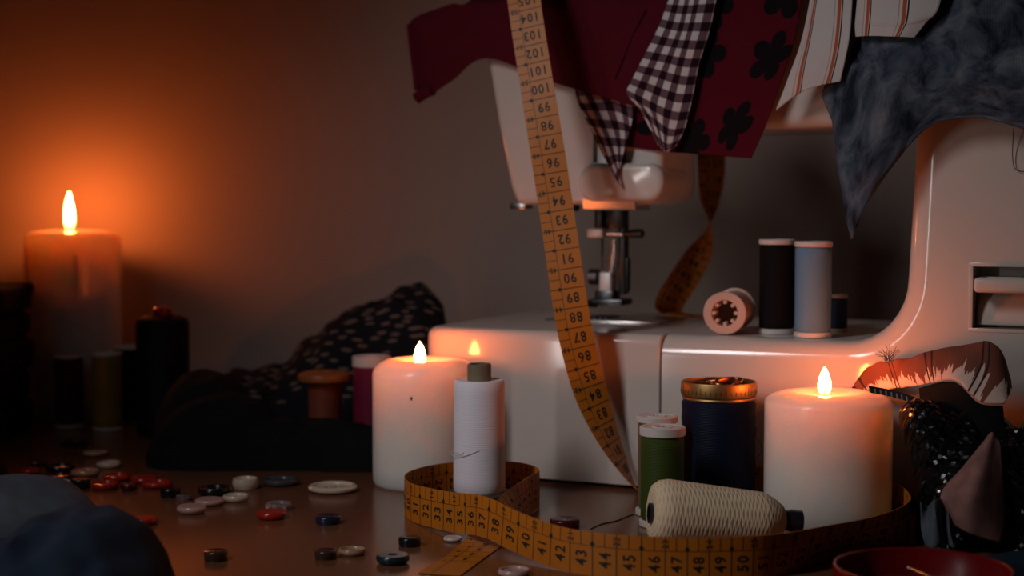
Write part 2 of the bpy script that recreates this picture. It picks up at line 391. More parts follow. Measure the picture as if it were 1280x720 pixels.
# ------------------------------------------------------------------ candles
def candle(loc, r, h, dish, shoulder, sh_w, flame_h, flame_w, fdx, fdy, L, label, speck=None, drips=()):
    t = thing('pillar_candle', label, 'candle', loc, 0, 'lit ivory pillar candles')
    prof = [(0, 0), (r - .35, 0), (r - .12, .1), (r, .35)]
    prof += [(r, .35 + (h - shoulder - .35) * k / 8) for k in range(1, 9)]
    for k in range(1, 8):
        a = k / 8 * PI / 2; prof.append((r - sh_w * (1 - math.cos(a)), h - shoulder + shoulder * math.sin(a)))
    ri = r - sh_w
    prof += [(ri, h), (ri - .15, h - .02)]
    for k in range(1, 8):
        q = k / 8; prof.append(((ri - .15) * (1 - q), h - .02 - dish * (1 - (1 - q) ** 2)))
    prof.append((0, h - .02 - dish))
    obj('wax_body', lathe(prof, 72), M['wax'], t)
    for (ang, z0, z1, rr) in drips:
        bx_, by_ = r * math.sin(ang), -r * math.cos(ang)
        obj('wax_drip', tube([(bx_, by_, z0), (bx_, by_, (z0 + z1) / 2), (bx_, by_, z1), (bx_ * .97, by_ * .97, z1 + .2)], [rr * .6, rr, rr * .8, rr * .4], 10), M['drip'], t)
    zb = h - .02 - dish
    obj('wick', tube(spline([(fdx, fdy, zb - .2), (fdx + .01, fdy, zb + .25), (fdx + .06, fdy, zb + .42)], 4), .06), M['wick'], t)
    fp = [(0, 0)] + [(flame_w / 2 * k, flame_h * q_) for q_, k in ((0, .5), (.05, .72), (.12, .88), (.22, .98), (.34, 1), (.48, .94), (.6, .82), (.72, .65), (.83, .45), (.92, .24), (.97, .11))] + [(0, flame_h)]
    f = obj('flame', lathe(fp, 24), flame_mat('candle flame', L, flame_h), t, loc=(fdx, fdy, zb + .14))
    if speck:
        bm = bmesh.new(); bmesh.ops.create_uvsphere(bm, u_segments=8, v_segments=6, radius=.07)
        for v in bm.verts: v.co.z *= 1.6; v.co.y *= .5
        obj('soot_speck', bm, M['speck'], t, loc=(r * math.sin(speck[0]), -r * math.cos(speck[0]), speck[1]))
    return t
FL = 85
CL = (-34.2, 124.5, 0); CM = (-5.16, 94.5, 0); CR = (16.6, 83.5, 0)
candle(CL, 3.67, 14.55, .12, .55, 1.9, 3.0, .76, -.2, 0, FL * 1.1, 'tall lit ivory pillar candle at the far left against the wall', drips=((-.9, 9.5, 13.2, .16), (.32, 9, 12.6, .14)))
candle(CM, 3.12, 7.5, .5, .95, 1.25, 1.4, .68, -.3, 0, FL, 'lit ivory pillar candle beside the white thread cone, dark speck on its side', speck=(-.2, 5.5))
candle(CR, 3.32, 6.87, .28, .65, 1.35, 1.5, .7, -.25, -.2, FL, 'short lit ivory pillar candle at the right beside the sequinned cloth')

# ------------------------------------------------------------------ sewing machine
mach = thing('sewing_machine', 'ivory sewing machine standing behind the candles, top draped with cloths', 'sewing machine', MO, MA)
ZB, ZT = .25, 9.1
def mobj(name, bm, mat, smooth=True, parent=mach): return obj(name, bm, mat, parent, smooth)
# accessory box (left part of the bed)
bm = bmesh.new(); r = bmesh.ops.create_cube(bm, size=1)['verts']; SEAM = 15.7
for v in r: v.co = Vector((0 if v.co.x < 0 else SEAM - .06, 0 if v.co.y < 0 else 18, ZB if v.co.z < 0 else ZT))
es = [e for e in bm.edges if all(v.co.x < 1 for v in e.verts) and abs(e.verts[0].co.z - e.verts[1].co.z) > 1]
bmesh.ops.bevel(bm, geom=es, offset=1.5, segments=8, profile=.5, affect='EDGES')
es = [e for e in bm.edges if all(abs(v.co.z - ZT) < 1e-4 for v in e.verts) and not all(v.co.x > SEAM - .2 for v in e.verts)]
bmesh.ops.bevel(bm, geom=es, offset=.65, segments=6, profile=.5, affect='EDGES')
es = [e for e in bm.edges if all(v.co.x > SEAM - .1 for v in e.verts) and len(e.link_faces) == 2 and e.calc_face_angle(0) > .8]
bmesh.ops.bevel(bm, geom=es, offset=.1, segments=3, profile=.5, affect='EDGES')
mobj('accessory_box', bm, M['plastic'])
# bed + column: outline extruded, front edge rounded
def column_outline():
    pts = [(SEAM + .06, ZB), (44, ZB), (44, 29)]
    xL = 29.9
    pts += [(xL + .2, 29), (xL, 21), (xL - .2, 16)]
    cx, cz, rr = xL - .35 - 3.2, ZT + 3.6, 1
    for k in range(0, 9):
        a = k / 8 * PI / 2; pts.append((xL - .35 - 3.2 * (1 - math.cos(a)), ZT + 3.6 * (1 - math.sin(a))))
    pts.append((SEAM + .06, ZT)); return pts
SLX0, SLX1 = pm(1216, 370, 0).x, 39.5; SLZ0, SLZ1 = pm(1216, 410, 0).z, pm(1216, 333, 0).z
def prism(outline, y0, y1, holes=(), bev=.6, hole_depth=1.6, skip=lambda v: False, seg=5):
    bm = bmesh.new()
    def loop(pts): 
        vs = [bm.verts.new((x, y0, z)) for x, z in pts]
        return [bm.edges.new((vs[i], vs[(i + 1) % len(vs)])) for i in range(len(vs))], vs
    oe, ov = loop(outline); he = []; hv = []
    for h in holes:
        e, v = loop(h); he.append(e); hv.append(v)
    bmesh.ops.triangle_fill(bm, edges=oe + [e for h in he for e in h], use_beauty=True)
    bv = [bm.verts.new((v.co.x, y1, v.co.z)) for v in ov]; n = len(ov)
    for i in range(n): bm.faces.new((ov[i], ov[(i + 1) % n], bv[(i + 1) % n], bv[i]))
    bm.faces.new(bv)
    for v in hv:
        iv = [bm.verts.new((q.co.x, y0 + hole_depth, q.co.z)) for q in v]; k = len(v)
        for i in range(k): bm.faces.new((v[i], v[(i + 1) % k], iv[(i + 1) % k], iv[i]))
        bm.faces.new(iv)
    bmesh.ops.recalc_face_normals(bm, faces=bm.faces)
    es = [e for e in bm.edges if all(abs(q.co.y - y0) < 1e-5 for q in e.verts) and len(e.link_faces) == 2 and e.calc_face_angle(0) > .7 and not all(skip(q) for q in e.verts) and not any(q in hh for hh in hv for q in e.verts)]
    if bev: bmesh.ops.bevel(bm, geom=es, offset=bev, segments=seg, profile=.5, affect='EDGES')
    return bm
slot = [(SLX0, SLZ0), (SLX1, SLZ0), (SLX1, SLZ1), (SLX0, SLZ1)]
mobj('bed_and_column', prism(column_outline(), 0, 17, [slot], 1.3, 1.7, skip=lambda v: v.co.x < SEAM + .2), M['plastic'])
# slot rim and lever
obj_rim = bmesh.new()
w_ = .2
for (a, c, e, f) in ((SLX0 - w_, SLX1 + w_, SLZ0 - w_, SLZ0), (SLX0 - w_, SLX1 + w_, SLZ1, SLZ1 + w_), (SLX0 - w_, SLX0, SLZ0, SLZ1), (SLX1, SLX1 + w_, SLZ0, SLZ1)):
    box_into(obj_rim, a, c, -.04, .15, e, f, .02, 2)
mobj('lever_rim', obj_rim, M['plastic'])
lz0, lz1 = pm(1225, 366, -.6).z, pm(1225, 347, -.6).z
lev = mobj('reverse_lever', box(SLX0 + .12, SLX1 - .3, -.75, 1.5, lz0, lz1, bev=.22), M['plastic'])
bm = bmesh.new(); tube_into(bm, [(SLX0 + .8 + k * .35, -.45 - .04 * (k % 2), lz1) for k in range(6)], .05, 6); mobj('grip_ridge', bm, M['plastic'], parent=lev)
bm = bmesh.new()                                           # curved flap under the lever
for k in range(9):
    pass
pr = [(SLX0 + .1, 0)]
rows = [[Vector((x, 1.5 - .9 * math.sin(q * PI * .5), SLZ0 + .15 + (lz0 - SLZ0) * (1 - q) * .95)) for x in (SLX0 + .15, SLX0 + 2, SLX1 - .1)] for q in (0, .33, .66, 1)]
o = mobj('lever_flap', sheet(rows, 4, 0), M['plastic']); mod_solid(o, .15)
# arm: slanted beam from column to head
ARM_Z0, ARM_Z1 = 21.0, 28.9
bm = bmesh.new(); v8 = [bm.verts.new(c) for c in ((13, 5.2, ARM_Z0), (31, .55, ARM_Z0), (31, 14, ARM_Z0), (13, 13.5, ARM_Z0), (13, 5.2, ARM_Z1), (31, .55, ARM_Z1), (31, 14, ARM_Z1), (13, 13.5, ARM_Z1))]
for q in ((0, 3, 2, 1), (4, 5, 6, 7), (0, 1, 5, 4), (1, 2, 6, 5), (2, 3, 7, 6), (3, 0, 4, 7)): bm.faces.new([v8[i] for i in q])
es = [e for e in bm.edges if abs(e.verts[0].co.x - e.verts[1].co.x) > 5]
bmesh.ops.bevel(bm, geom=es, offset=.8, segments=5, profile=.5, affect='EDGES'); mobj('arm', bm, M['plastic'])
# head
hz = pm(700, 256, 5).z
hl = [pm(642, 256, 5).x, pm(637, 235, 5).x, pm(622, 160, 5).x, pm(607, 70, 5).x]
hzs = [hz, pm(637, 235, 5).z, pm(622, 160, 5).z, pm(607, 70, 5).z]
hr = pm(828, 200, 5).x
outl = [(hl[0] + .35, hz)]
outl += [(hr - 1.3, hz)]
for k in range(1, 6): a = k / 6 * PI / 2; outl.append((hr - 1.3 + 1.3 * math.sin(a), hz + 1.3 * (1 - math.cos(a))))
outl += [(hr, hz + 1.3), (hr, 29.2), (hl[3] - .6, 29.2), (hl[3], hzs[3]), (hl[2], hzs[2]), (hl[1], hzs[1]), (hl[0] + .05, hz + .3)]
bm = prism(outl, 5, 13.2, bev=.55)
es = [e for e in bm.edges if all(abs(q.co.y - 13.2) < 1e-5 for q in e.verts)]
bmesh.ops.bevel(bm, geom=es, offset=2.2, segments=6, profile=.5, affect='EDGES')
mobj('head', bm, M['plastic'])
# lamp housing bump low on the head
b0, b1 = pm(722, 230, 4.3), pm(829, 230, 4.3); bz0, bz1 = pm(770, 252, 4.3).z, pm(770, 204, 4.3).z
bm = bmesh.new(); r = bmesh.ops.create_cube(bm, size=1)['verts']
for v in r: v.co = Vector((b0.x if v.co.x < 0 else b1.x, 4.25 if v.co.y < 0 else 9, bz0 if v.co.z < 0 else bz1))
es = [e for e in bm.edges if abs(e.verts[0].co.y - e.verts[1].co.y) > 1]
bmesh.ops.bevel(bm, geom=es, offset=1.05, segments=7, profile=.5, affect='EDGES')
es = [e for e in bm.edges if all(abs(v.co.y - 4.25) < 1e-4 for v in e.verts)]
bmesh.ops.bevel(bm, geom=es, offset=.4, segments=5, profile=.5, affect='EDGES')
lamp = mobj('lamp_housing', bm, M['plastic'])
a, c = pm(723, 255, 4.2), pm(790, 255, 4.2)
M['lens'] = plain('satin lamp reflector', (.9, .82, .74, 1), .42, 1, nscale=40, namp=.02)
zt_, zb_ = bz0 + .12, pm(755, 263, 4.5).z
bm = bmesh.new(); vs = [bm.verts.new((x, y, z)) for x in (a.x, c.x) for (y, z) in ((4.5, zt_), (4.5 + (zt_ - zb_) * .36, zb_), (7.5, zb_), (7.5, zt_))]
for f in ((0, 1, 2, 3), (7, 6, 5, 4), (0, 4, 5, 1), (1, 5, 6, 2), (2, 6, 7, 3), (3, 7, 4, 0)): bm.faces.new([vs[k] for k in f])
bmesh.ops.bevel(bm, geom=[e for e in bm.edges if all(v.co.y < 5.2 for v in e.verts) and not all(v.co.z > zt_ - .01 for v in e.verts)], offset=.16, segments=4, profile=.5, affect='EDGES')
mobj('lamp_reflector', bm, M['lens'], parent=lamp)
for px in (744, 780):
    a = pm(px, 150, 5); z0 = pm(px, 203, 5).z
    mobj('thread_slot', box(a.x - .13, a.x + .13, 4.93, 5.3, z0, 27, bev=.05, seg=2), M['plastic_dark'])
a = pm(653, 259, 6); mobj('thread_cutter', box(a.x - .62, a.x + .5, 5.4, 6.6, a.z - .12, hz + .1, bev=.08, seg=2), M['steel'])
a = pm(714, 260, 6); mobj('lever_nub', box(a.x - .35, a.x + .4, 5.6, 6.6, a.z - .2, hz + .1, bev=.15, seg=2), M['black_metal'])
# needle works (plane Y = 10)
YN = 10.0
def q(px, py, Y=YN): return pm(px, py, Y)
c = q(765, 285)
bm = bmesh.new(); box_into(bm, q(747, 0).x, q(757, 0).x, YN - .5, YN + .5, q(750, 290).z, hz + .4, .06, 2); box_into(bm, q(755, 0).x, q(781, 0).x, YN - .1, YN + .8, q(750, 286).z, hz + .4, .1, 2)
mobj('needle_bar', bm, M['black_metal'])
cl = mobj('needle_clamp', box(q(739, 0).x, q(759, 0).x, YN - .7, YN + .4, q(750, 297).z, q(750, 285).z, bev=.1), M['satin'])
bm = bmesh.new(); tube_into(bm, [q(759, 292, YN - .2), q(781, 293, YN - .2)], .16, 12); mobj('clamp_screw', bm, M['steel'], parent=cl)
bm = bmesh.new(); tube_into(bm, [q(779, 292, YN - .2), q(784, 292, YN - .2), q(797, 292, YN - .2), q(803, 292, YN - .2), q(805, 292, YN - .2)], [.2, .23, .3, .28, .12], 14); mobj('screw_knob', bm, M['black_metal'], parent=cl)
nd = q(753, 297); mobj('needle', tube([(nd.x, YN, nd.z + .1), (nd.x, YN, q(753, 318).z), (nd.x, YN, q(753, 322).z), (nd.x, YN, ZT + .55)], [.09, .085, .045, .02], 8), M['steel'])
bm = bmesh.new(); tube_into(bm, spline([q(769, 300), q(768, 325), q(763, 345), q(762, 362)], 5), .28, 12); mobj('presser_bar', bm, M['steel'])
bm = bmesh.new(); box_into(bm, q(773, 0).x, q(783, 0).x, YN, YN + .7, q(775, 368).z, hz + .4, .1, 2); box_into(bm, q(778, 0).x, q(786, 0).x, YN + .1, YN + .6, q(775, 365).z, q(775, 322).z, .1, 2)
mobj('foot_lifter_bar', bm, M['black_metal'])
pf = mobj('presser_foot', box(q(754, 0).x, q(769, 0).x, YN - .6, YN + .5, q(760, 364).z, q(760, 340).z, bev=.1), M['satin'])
bm = bmesh.new(); tube_into(bm, [q(737, 346, YN - .1), q(738, 346, YN - .1), q(748, 346, YN - .1), q(749, 346, YN - .1)], [.4, .52, .52, .4], 20); tube_into(bm, [q(748, 349, YN - .1), q(757, 350, YN - .1)], .16, 10)
mobj('foot_screw', bm, M['dark_steel'], parent=pf)
zf = q(757, 381).z
rows = []
sole = bmesh.new(); box_into(sole, q(748, 0).x, q(772, 0).x, YN - .6, YN + .8, zf + .2, q(757, 363).z, .12, 2)
box_into(sole, q(742, 0).x, q(785, 0).x, YN - .8, YN + 1.2, zf, zf + .42, .15, 2); mobj('foot_sole', sole, M['dark_steel'], parent=pf)
bm = bmesh.new(); tube_into(bm, spline([q(746, 381, YN - .6), q(737, 380, YN - 1), q(731, 376, YN - 1.2), q(728, 370, YN - 1.3)], 5), .19, 8); mobj('foot_toe', bm, M['dark_steel'], parent=pf)
# needle plate
xs0, xs1 = pm(682, 398, 7.8).x, pm(806, 405, 7.8).x
np_ = mobj('needle_plate', box(xs0, xs1 + 1.0, 7.6, 13.2, ZT - .02, ZT + .12, bev=.05, seg=2), M['steel'])
bm = bmesh.new()
for k in range(4): box_into(bm, nd.x - .75 + k * .4, nd.x - .55 + k * .4, 9.2, 11.6, ZT + .1, ZT + .22, .03, 1)
mobj('feed_dog', bm, M['dark_steel'], parent=np_)
for X in (1.6, 12.6, 20, 40):
    for Y in (1.2, 15.5): mobj('rubber_foot', lathe([(0, 0), (.4, 0), (.45, .1), (.45, ZB + .02), (0, ZB + .02)], 16, Matrix.Translation((X, Y, 0))), M['rubber'])

# ------------------------------------------------------------------ spools
def spool_mesh_parts(t, rt, h, zf0, zf1, rf, thread, flange, mtx=None, hub=True, top=True, bot=True, taper=0, rim=.1):
    """thread from zf0 to zf1, flanges below and above, hollow core with notched hub"""
    ro = rt
    prof = [(rt * .45, zf0)] + [(rt - .08, zf0 + .0), (rt, zf0 + .12)] + [(rt - taper * k / 10, zf0 + .12 + (zf1 - zf0 - .24) * k / 10) for k in range(1, 11)] + [(rt - taper - .1, zf1), (rt * .45, zf1)]
    obj('thread', lathe(prof, 56, mtx), thread, t)
    hr_ = rt * .42
    def flange_bm(z0, z1, up):
        a = [(hr_, z0), (rf - .05, z0), (rf, z0 + .05), (rf, z1 - .05), (rf - .05, z1), (rf - .22, z1), (rf - .27, z1 - rim * .5), (hr_ + .12, z1 - rim * .5), (hr_ + .08, z1), (hr_, z1), (hr_, z0)] if up else \
            [(hr_, z1), (rf - .05, z1), (rf, z1 - .05), (rf, z0 + .05), (rf - .05, z0), (hr_, z0), (hr_, z1)]
        bm = lathe(a, 40, mtx)
        if up and hub:
            for k in range(8):
                an = k * PI / 4
                m2 = (mtx or Matrix()) @ Matrix.Rotation(an, 4, 'Z')
                b2 = bmesh.new(); box_into(b2, hr_ * .62, hr_ + .04, -.09, .09, z0 - .25, z1 - .02, .02, 1); bmesh.ops.transform(b2, matrix=m2, verts=b2.verts)
                me = D.meshes.new('tmp'); b2.to_mesh(me); b2.free(); bm.from_mesh(me); D.meshes.remove(me)
        return bm
    if top: obj('flange', flange_bm(zf1, h, True), flange, t)
    if bot: obj('flange', flange_bm(0, zf0, False), flange, t)
    obj('core', lathe([(hr_, h - .05), (hr_, .05), (hr_ - .08, .05), (hr_ - .08, h - .05), (hr_, h - .05)], 24, mtx), flange, t)

# white thread cone in the tape loop
t = thing('thread_cone', 'tall white thread cone on a dark wooden base inside the tape loop', 'thread spool', (-1.8, 87.5, 0))
obj('wooden_base', lathe([(0, 0), (1.75, 0), (1.84, .08), (1.84, .36), (1.76, .42), (1.76, .48), (1.84, .54), (1.84, .8), (1.7, .88), (0, .88)], 56), M['darkwood'], t)
obj('thread', lathe([(.62, .88), (1.36, .88), (1.43, 1.0)] + [(1.43 - .03 * k / 12, 1.0 + 5.9 * k / 12) for k in range(1, 13)] + [(1.3, 7.05), (.62, 7.0)], 72), thread_mat('white thread', (.92, .87, .94, 1), 11, 0, .16, .1, wobble=3.5), t)
obj('cardboard_tube', lathe([(.64, .8), (.66, 7.85), (.63, 7.93), (.5, 7.9), (.48, 7.0), (0, 7.0)], 32), M['cardboard'], t)
pts = [(1.44 * math.sin(a) * r_, -1.44 * math.cos(a) * r_, z) for a, r_, z in ((-.6, 1.0, 3.2), (-.75, 1.06, 3.1), (-1.0, 1.15, 3.2), (-1.15, 1.2, 3.05), (-.8, 1.05, 2.95), (-.4, 1.02, 3.1), (.0, 1.01, 3.35))]
obj('thread_tail', tube(spline(pts, 5), .02, 5), M['whiteplastic'], t)

# green and its brown neighbour
G_STAND = 'spools standing in front of the machine'
green = thread_mat('green thread', (.055, .085, .012, 1), 13); brown = thread_mat('tan thread', (.20, .13, .07, 1), 13)
t = thing('thread_spool', 'green thread spool with milky flanges behind the lying twine cone', 'thread spool', (7.8, 82.4, 0))
spool_mesh_parts(t, 1.12, 5.2, .35, 4.72, 1.19, green, M['whiteplastic'])
t = thing('thread_spool', 'tan thread spool mostly hidden behind the green spool', 'thread spool', (7.78, 85.4, 0))
spool_mesh_parts(t, 1.0, 5.35, .35, 5.0, 1.13, brown, M['whiteplastic'])
# navy spool with a gold cap
t = thing('thread_spool', 'thick navy thread spool topped by an open gold rimmed cap', 'thread spool', (11.3, 87, 0))
obj('thread', lathe([(0, 0), (1.95, 0), (2.03, .15)] + [(2.03 - .03 * (k % 2), .15 + 5.7 * k / 14) for k in range(1, 15)] + [(1.9, 6.05), (0, 6.05)], 64), thread_mat('navy thread', (.007, .011, .035, 1), 12), t)
g = obj('gold_cap', lathe([(0, 6.05), (1.97, 6.05), (2.0, 6.12), (1.97, 6.2), (2.02, 6.25), (2.06, 6.35), (2.06, 6.95), (2.02, 7.03), (1.95, 7.03), (1.93, 6.9), (1.9, 6.25), (0, 6.25)], 72), M['gold'], t)
bm = bmesh.new()
for k in range(46):
    a = k / 46 * 2 * PI; x, y = 2.06 * math.cos(a), 2.06 * math.sin(a); tube_into(bm, [(x, y, 6.4), (x, y, 6.62 + .2 * (k % 5 == 0))], .018, 5)
obj('tick_marks', bm, M['dark_steel'], g)
rows = [[Vector(((1.2 + .35 * math.sin(3 * a)) * math.cos(a), (1.2 + .35 * math.sin(3 * a)) * math.sin(a), z + .1 * math.sin(2 * a))) for a in [k / 20 * 2 * PI for k in range(21)]] for z in (6.25, 6.65, 7.05)]
o = obj('coiled_strip', sheet(rows, 3, 0), M['copper'], t); mod_solid(o, .04)
pts = [(2.05 * math.cos(a), 2.05 * math.sin(a), z) for a, z in ((-.3, 4.6), (-.15, 4.3), (0, 3.9))] + [(2.3, .1, 3.6), (2.4, .2, 3.1), (2.15, .3, 2.8)]
obj('thread_tail', tube(spline(pts, 5), .018, 5), M['blackplastic'], t)

# twine cone lying down
t = thing('twine_cone', 'cone of beige cotton twine lying on its side behind the tape', 'thread spool', (6.7, 77, 0))
A = Vector((0, 0, 1.71)); B = Vector((7.5, .9, 1.14)); ax = (B - A).normalized()
mt = Matrix.Translation(A) @ ax.to_track_quat('Z', 'Y').to_matrix().to_4x4(); Ln = (B - A).length
prof = [(.4, .12), (1.0, .02), (1.4, .12), (1.62, .4), (1.7, .85)] + [(1.7 - .38 * k / 12, .85 + 4.7 * k / 12) for k in range(1, 13)] + [(1.24, 5.8), (1.0, 6.25), (.72, 6.6), (.45, 6.75)]
obj('twine', lathe(prof, 80, mt), thread_mat('beige twine', (.88, .68, .46, 1), 4.6, 10, .3, .22, .85), t)
tb = obj('plastic_tube', lathe([(.36, -.05), (.5, -.05), (.5, 6.9), (.55, 7.0), (.55, Ln), (.36, Ln), (.36, -.05)], 32, mt), M['blackplastic'], t)

# spools on the machine bed
t = thing('thread_spool', 'tall black thread spool with pale flanges standing on the machine bed', 'thread spool', (15.45, 93.2, ZT + .012))
spool_mesh_parts(t, 1.02, 5.5, .32, 5.2, 1.06, thread_mat('black thread', (.004, .004, .006, 1), 13, rough=.75), M['whiteplastic'])
t = thing('thread_spool', 'tall pale blue thread spool standing on the machine bed', 'thread spool', (17.1, 90.7, ZT + .012))
spool_mesh_parts(t, 1.02, 5.45, .32, 5.13, 1.07, thread_mat('pale blue thread', (.17, .33, .5, 1), 13), M['whiteplastic'])
t = thing('thread_spool', 'short dark spool half hidden behind the pale blue spool', 'thread spool', (19.25, 94.6, ZT + .012))
spool_mesh_parts(t, .62, 2.2, .2, 2.0, .66, thread_mat('midnight thread', (.006, .009, .02, 1), 13), M['cardboard'])
obj('thread_tail', tube(spline([(.5, -.4, 1.9), (.9, -.5, 2.3), (1.3, -.3, 1.9), (1.9, 0, 1.3), (2.2, .1, .6)], 5), .015, 5), M['blackplastic'], t)
dirv = Vector((1.25, 4.3, 0)).normalized()
t = thing('thread_spool', 'empty pale pink spool lying on the machine bed, notched end facing out', 'spool', (12.25, 92.0, ZT + .012))
mt = Matrix.Translation((0, 0, 1.27)) @ (-dirv).to_track_quat('Z', 'Y').to_matrix().to_4x4() @ Matrix.Translation((0, 0, -4.4))
pinkp = plain('pale pink spool', (.66, .46, .38, 1), .45)
obj('barrel', lathe([(.8, 0), (1.2, 0), (1.24, .06), (1.24, .3), (1.1, .36), (1.1, 4.05), (1.24, 4.1), (1.24, 4.36), (1.2, 4.4), (.78, 4.4), (.74, 4.3), (.74, 1.4), (0, 1.4)], 56, mt), pinkp, t)
bm = bmesh.new()
for k in range(8):
    b2 = bmesh.new(); box_into(b2, .52, .8, -.1, .1, 3.3, 4.33, .03, 1); bmesh.ops.transform(b2, matrix=mt @ Matrix.Rotation(k * PI / 4, 4, 'Z'), verts=b2.verts)
    me = D.meshes.new('tmp'); b2.to_mesh(me); b2.free(); bm.from_mesh(me); D.meshes.remove(me)
obj('hub_notch', bm, pinkp, t)

# back-left spools
t = thing('thread_spool', 'burgundy thread spool in front of the tall left candle', 'thread spool', (-33.1, 118.9, 0))
spool_mesh_parts(t, 1.08, 5.35, .2, 5.15, 1.1, thread_mat('burgundy thread', (.07, .003, .012, 1), 13), M['whiteplastic'])
t = thing('thread_spool', 'yellow thread spool between the burgundy spool and the black ones', 'thread spool', (-29.85, 117.4, 0))
spool_mesh_parts(t, 1.07, 5.7, .2, 5.45, 1.1, thread_mat('mustard thread', (.34, .19, .02, 1), 13), M['whiteplastic'])
t = thing('thread_spool', 'black thread spool with pale flange directly behind the yellow spool', 'thread spool', (-29.2, 121.2, 0))
spool_mesh_parts(t, 1.06, 5.85, .2, 5.6, 1.1, thread_mat('black cotton thread', (.006, .006, .007, 1), 13), M['whiteplastic'])
t = thing('thread_cone', 'big black thread cone with a red top knob at the left', 'thread spool', (-25.15, 114.8, 0))
obj('thread', lathe([(0, 0), (1.8, 0), (1.9, .15)] + [(1.9, .15 + 7.9 * k / 10) for k in range(1, 11)] + [(1.78, 8.4), (1.3, 8.62), (0, 8.65)], 56), thread_mat('coal thread', (.007, .007, .008, 1), 12), t)
obj('top_knob', lathe([(0, 8.6), (.66, 8.6), (.7, 8.7), (.68, 9.1), (.55, 9.22), (0, 9.22)], 28), M['redplastic'], t)
t = thing('wooden_spool', 'orange varnished wooden spool with wide rim behind the black cloth', 'thread spool', (-12.4, 105.7, 0))
obj('rim', lathe([(0, 4.95), (1.2, 4.8), (1.75, 4.95), (1.83, 5.15), (1.75, 5.4), (1.3, 5.55), (.4, 5.55), (.38, 5.2), (0, 5.2)], 48), M['orangewood'], t)
obj('base_rim', lathe([(0, 0), (1.75, 0), (1.83, .2), (1.75, .45), (1.1, .65), (0, .65)], 48), M['orangewood'], t)
obj('thread', lathe([(0, .6), (1.2, .6), (1.12, .8), (1.1, 2.7), (1.12, 4.6), (1.15, 4.85), (0, 4.85)], 48), thread_mat('rust thread', (.24, .055, .03, 1), 10), t)
t = thing('thread_spool', 'magenta thread spool with a pale cap left of the middle candle', 'thread spool', (-9.25, 105.0, 0))
spool_mesh_parts(t, 1.22, 6.65, .3, 5.95, 1.27, thread_mat('magenta thread', (.22, .012, .05, 1), 12), M['whiteplastic'])

# ------------------------------------------------------------------ measuring tape (one continuous ribbon)
TW = 2.0
def hp(px, py, d): return tuple(P(px, py, d))
ctrl = [  # centre, width direction (towards the small-figure edge), number printed there or None
    ((-3.3, 71.3, .05), (-.95, .3, 0), None), ((-1.55, 77.3, .06), (-.95, .3, .02), None), ((-.3, 81.2, .6), (-.7, .2, .7), None),
    ((.85, 85, 1.03), (-.1, 0, 1), None), ((1.5, 87.8, 1.02), (0, 0, 1), None), ((.4, 90.2, 1.02), (0, 0, 1), None), ((-2, 90.8, 1.02), (0, 0, 1), None),
    ((-4.4, 89.4, 1.02), (0, 0, 1), None), ((-5.75, 86.6, 1.02), (0, 0, 1), None), ((-5.3, 83.5, 1.02), (0, 0, 1), 30.0), ((-3.2, 80, 1.2), (0, .1, 1), 33.4),
    ((-1.4, 77.2, 1.5), (0, .1, 1), 36.6), ((.3, 74.6, 1.25), (0, 0, 1), 39.0), ((2.2, 72.3, 1.03), (0, 0, 1), 41.5), ((4.15, 70.8, 1.02), (0, 0, 1), 43.5),
    ((6.3, 70.1, 1.02), (0, 0, 1), 45.5), ((9, 70.0, 1.02), (0, 0, 1), 48.3), ((12, 71.0, 1.0), (0, -.15, 1), 51.4), ((15.4, 74.6, .88), (0, -.5, .87), 54.8),
    ((18.3, 76.8, .95), (0, -.3, .95), None), ((19.7, 78.6, 1.02), (0, 0, 1), None), ((20.2, 81, 1.02), (0, 0, 1), None), ((20.25, 83.4, 1.02), (0, 0, 1), None), ((19.8, 85.5, 1.02), (0, 0, 1), None),
    ((18.8, 86.6, 1.02), (0, 0, 1), None), ((16.5, 87.75, 1.02), (0, 0, 1), None), ((13.5, 89.1, 1.02), (0, 0, 1), None), ((11.2, 90.0, 1.02), (0, 0, 1), None), ((9.6, 90.5, 1.02), (.1, -.2, 1), None), ((8.5, 90.8, .72), (.25, -.75, .6), None),
    (hp(803, 618, 91), (.1, -.98, .15), None), (hp(771, 568, 91.2), (-.4, -.88, -.25), None), (hp(746, 512, 91.3), (-.78, -.5, -.33), None), (hp(731, 465, 91.2), (-.93, -.15, -.25), None),
    (hp(716, 400, 91.2), (-.97, 0, -.16), 87.4), (hp(701, 300, 92), (-.97, .1, -.15), 91.5), (hp(686, 200, 93), (-.99, .08, -.15), 95.7), (hp(670, 100, 94.2), (-.96, .25, -.13), 100.05),
    (hp(655, 0, 95.4), (-.96, .27, -.1), 104.6), ((.75, 96.6, 30.2), (-.95, .3, 0), None), ((2.6, 100.5, 30.9), (-.93, .38, 0), None), ((6, 106, 31), (-.9, .42, 0), None), ((9.6, 111.5, 30.6), (-.9, .42, 0), None), ((12.4, 113.2, 28), (-.93, .36, 0), None),
    ((13.5, 112.5, 24), (-.98, .1, 0), None), (hp(889, 200, 111.5), (-.98, -.1, 0), None), (hp(887, 250, 111), (-.75, -.66, 0), None), (hp(884, 287, 110.5), (.1, -1, 0), None), (hp(872, 320, 110), (.75, -.55, -.35), None), (hp(853, 352, 109.5), (.85, -.15, -.5), None), (hp(838, 376, 109), (.84, .1, -.45), None),
    ((10.7, 108.2, ZT + .25), (.86, .5, -.05), None), ((12.0, 106.9, ZT + .05), (.5, .86, 0), None), ((13.4, 106.0, ZT + .05), (.42, .9, 0), None)]
PER = 14
cs = spline([c[0] for c in ctrl], PER); ws = spline([c[1] for c in ctrl], PER)
arc = [0.]
for a, c in zip(cs, cs[1:]): arc.append(arc[-1] + (c - a).length)
anch = [(arc[i * PER], c[2]) for i, c in enumerate(ctrl) if c[2] is not None]
